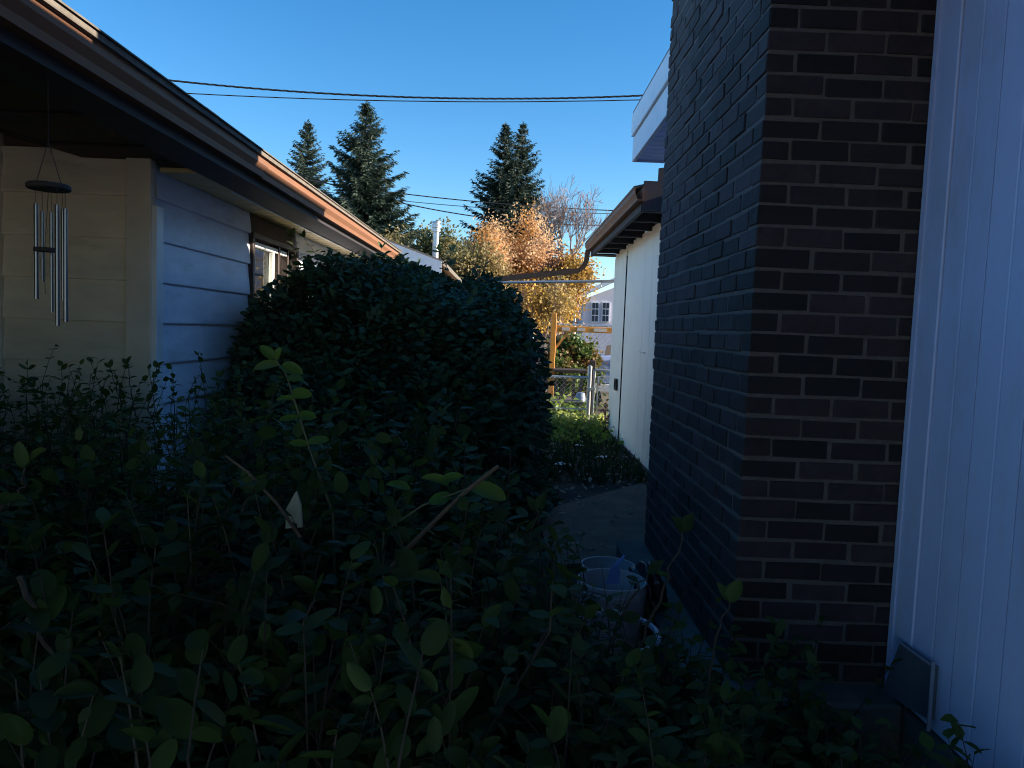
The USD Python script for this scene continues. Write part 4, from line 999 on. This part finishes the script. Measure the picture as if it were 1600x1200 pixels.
def deciduous(name, label, cat, px, py, Y, depth, seed, lm=None, n_leaf=6, size=0.09, spread=0.5, trunks=1, bark=None, minr=0.006, scatter=0.25, group=None, up=0.15, halfw=60, bole=0.15):
    rng = np.random.default_rng(seed)
    top = at(px, py, Y=Y)
    t = thing(name, label, cat, (top[0], Y, 0), group)
    tips = []; mb = MB()
    H = top[2]
    L0 = H / (1 + sum(0.74 ** k for k in range(1, depth + 1)) * 0.86)
    for k in range(trunks):
        branching(mb, np.array([top[0] + (k - (trunks - 1) / 2) * 0.25, Y, 0.0]), unit(np.array([(k - (trunks - 1) / 2) * 0.35, rng.normal(0, 0.15), 1.0])), L0 * (0.8 if trunks > 1 else 1), 0.016 * H + 0.02, depth, rng, tips, spread, up, minr=minr)
    v_, f_ = mb.arr()
    half = at(px + halfw, py, Y=Y)[0] - top[0]
    sc_z = H / max(v_[:, 2].max(), 0.1)
    sc_x = half / np.percentile(np.abs(v_[:, 0] - top[0]), 97)
    fit = lambda q: np.stack([top[0] + (q[:, 0] - top[0]) * sc_x, Y + (q[:, 1] - Y) * sc_x, H * bole + q[:, 2] * sc_z * (1 - bole)], 1)
    mt = MB().add(fit(v_), f_)
    for k in range(trunks):
        x_ = top[0] + (k - (trunks - 1) / 2) * 0.25 * sc_x
        mt.tube([(x_, Y, 0), (x_, Y, H * bole + 0.02)], 0.016 * H + 0.02, 6)
    obj("trunk", mt, bark or trunk_m, t)
    tips = list(zip(fit(np.array([a for a, _ in tips])), [d for _, d in tips]))
    if lm is not None:
        P = np.array([a for a, _ in tips]); P = np.repeat(P, n_leaf, 0) + rng.normal(0, scatter, (len(P) * n_leaf, 3))
        V = leaf_verts(L2, P, rng.normal(0, 1, P.shape) + [0, 0, -0.3], rng.normal(0, 1, P.shape), size * rng.uniform(0.6, 1.3, len(P)), 1.2)
        obj("crown", leaf_mesh(L2, V), lm, t, kind="stuff")
    return t


deciduous("bare_tree", "bare grey leafless tree fanning up between the dark spruce and shed eave", "tree", 888, 274, 32, 5, 61, bark=grey_bark_m, trunks=3, spread=0.42, minr=0.011, up=0.12, halfw=50, bole=0.42)
deciduous("autumn_tree", "orange leaved tree in front of the dark double-topped spruce", "tree", 798, 326, 24, 5, 62, orange_leaf_m, 9, 0.08, 0.55, trunks=3, bark=grey_bark_m, scatter=0.22, halfw=57, bole=0.3)
deciduous("autumn_tree", "rust and brown leaved sparse tree just left of the shed gutter", "tree", 876, 388, 22, 5, 63, rust_leaf_m, 3, 0.085, 0.6, trunks=2, bark=trunk_m, scatter=0.17, halfw=42, bole=0.3)
deciduous("autumn_tree", "low golden shrub-like tree above the hedge's right shoulder", "tree", 738, 388, 21, 4, 64, olive_leaf_m, 13, 0.09, 0.6, trunks=4, bark=grey_bark_m, scatter=0.2, halfw=38, bole=0.3)
deciduous("autumn_tree", "golden yellow small tree under the downspout pipe", "tree", 848, 428, 18, 4, 65, yellow_leaf_m, 3, 0.075, 0.6, trunks=4, bark=grey_bark_m, scatter=0.18, halfw=40, bole=0.35)
deciduous("autumn_tree", "greenish brown tree standing behind the metal flue pipe", "tree", 700, 352, 27, 5, 66, olive_leaf_m, 9, 0.10, 0.42, trunks=2, bark=trunk_m, scatter=0.18, halfw=30, bole=0.3)
deciduous("autumn_tree", "sparse ochre tree low behind the pale garage gable at the spruce foot", "tree", 630, 366, 27, 5, 67, olive_leaf_m, 9, 0.10, 0.5, trunks=3, bark=trunk_m, scatter=0.2, halfw=40, bole=0.3)
deciduous("leafy_shrub", "green and orange leafy shrub behind the orange beam", "shrub", 898, 535, 14.3, 4, 68, bush_leaf_m, 10, 0.08, 0.6, trunks=5, bark=trunk_m, scatter=0.12, halfw=26)
deciduous("leafy_shrub", "brownish shrub low beside the orange upright", "shrub", 880, 562, 13.6, 4, 69, bush_leaf_m, 2, 0.06, 0.6, trunks=3, bark=trunk_m, scatter=0.1, halfw=14)

# ------------------------------------------------------------------ wires
def wire(a, b, sag, r, label, ext=1.6, twist=0, group=None):
    a, b = np.array(a), np.array(b); d = b - a
    t = np.linspace(-ext, 1 + ext, 240)
    p = a + d * t[:, None]; p[:, 2] += -4 * sag * t * (1 - t)
    m_ = MB()
    if twist:
        for ph in (0, 2.1, 4.2):
            w_ = t * np.linalg.norm(d) / 0.42 * 2 * math.pi + ph
            m_.tube(p + np.stack([0 * t, np.cos(w_), np.sin(w_)], 1) * r, r, 5, False)
    else:
        m_.tube(p, r, 5, False)
    return tag(obj("power_line", m_, cable_m, group=group), label, "wire")


wire(at(225, 121, Y=12), at(1012, 149, Y=12), 0.16, 0.0085, "upper thick twisted cable crossing the blue sky", 0.5, 1)
wire(at(258, 144, Y=12.3), at(1004, 156, Y=12.3), 0.08, 0.009, "thin single cable just under the twisted one", 0.5)
wire(at(640, 304, Y=38), at(958, 329, Y=38), 0.1, 0.028, "uppermost of the thin far wires before the spruces", 1.0)
wire(at(640, 315, Y=38.3), at(958, 334, Y=38.3), 0.1, 0.018, "middle and faintest of the far wires before the spruces", 1.0)
wire(at(650, 322, Y=36), at(955, 352, Y=36), 0.25, 0.028, "lowest sagging far wire passing the top of the orange tree", 1.0)
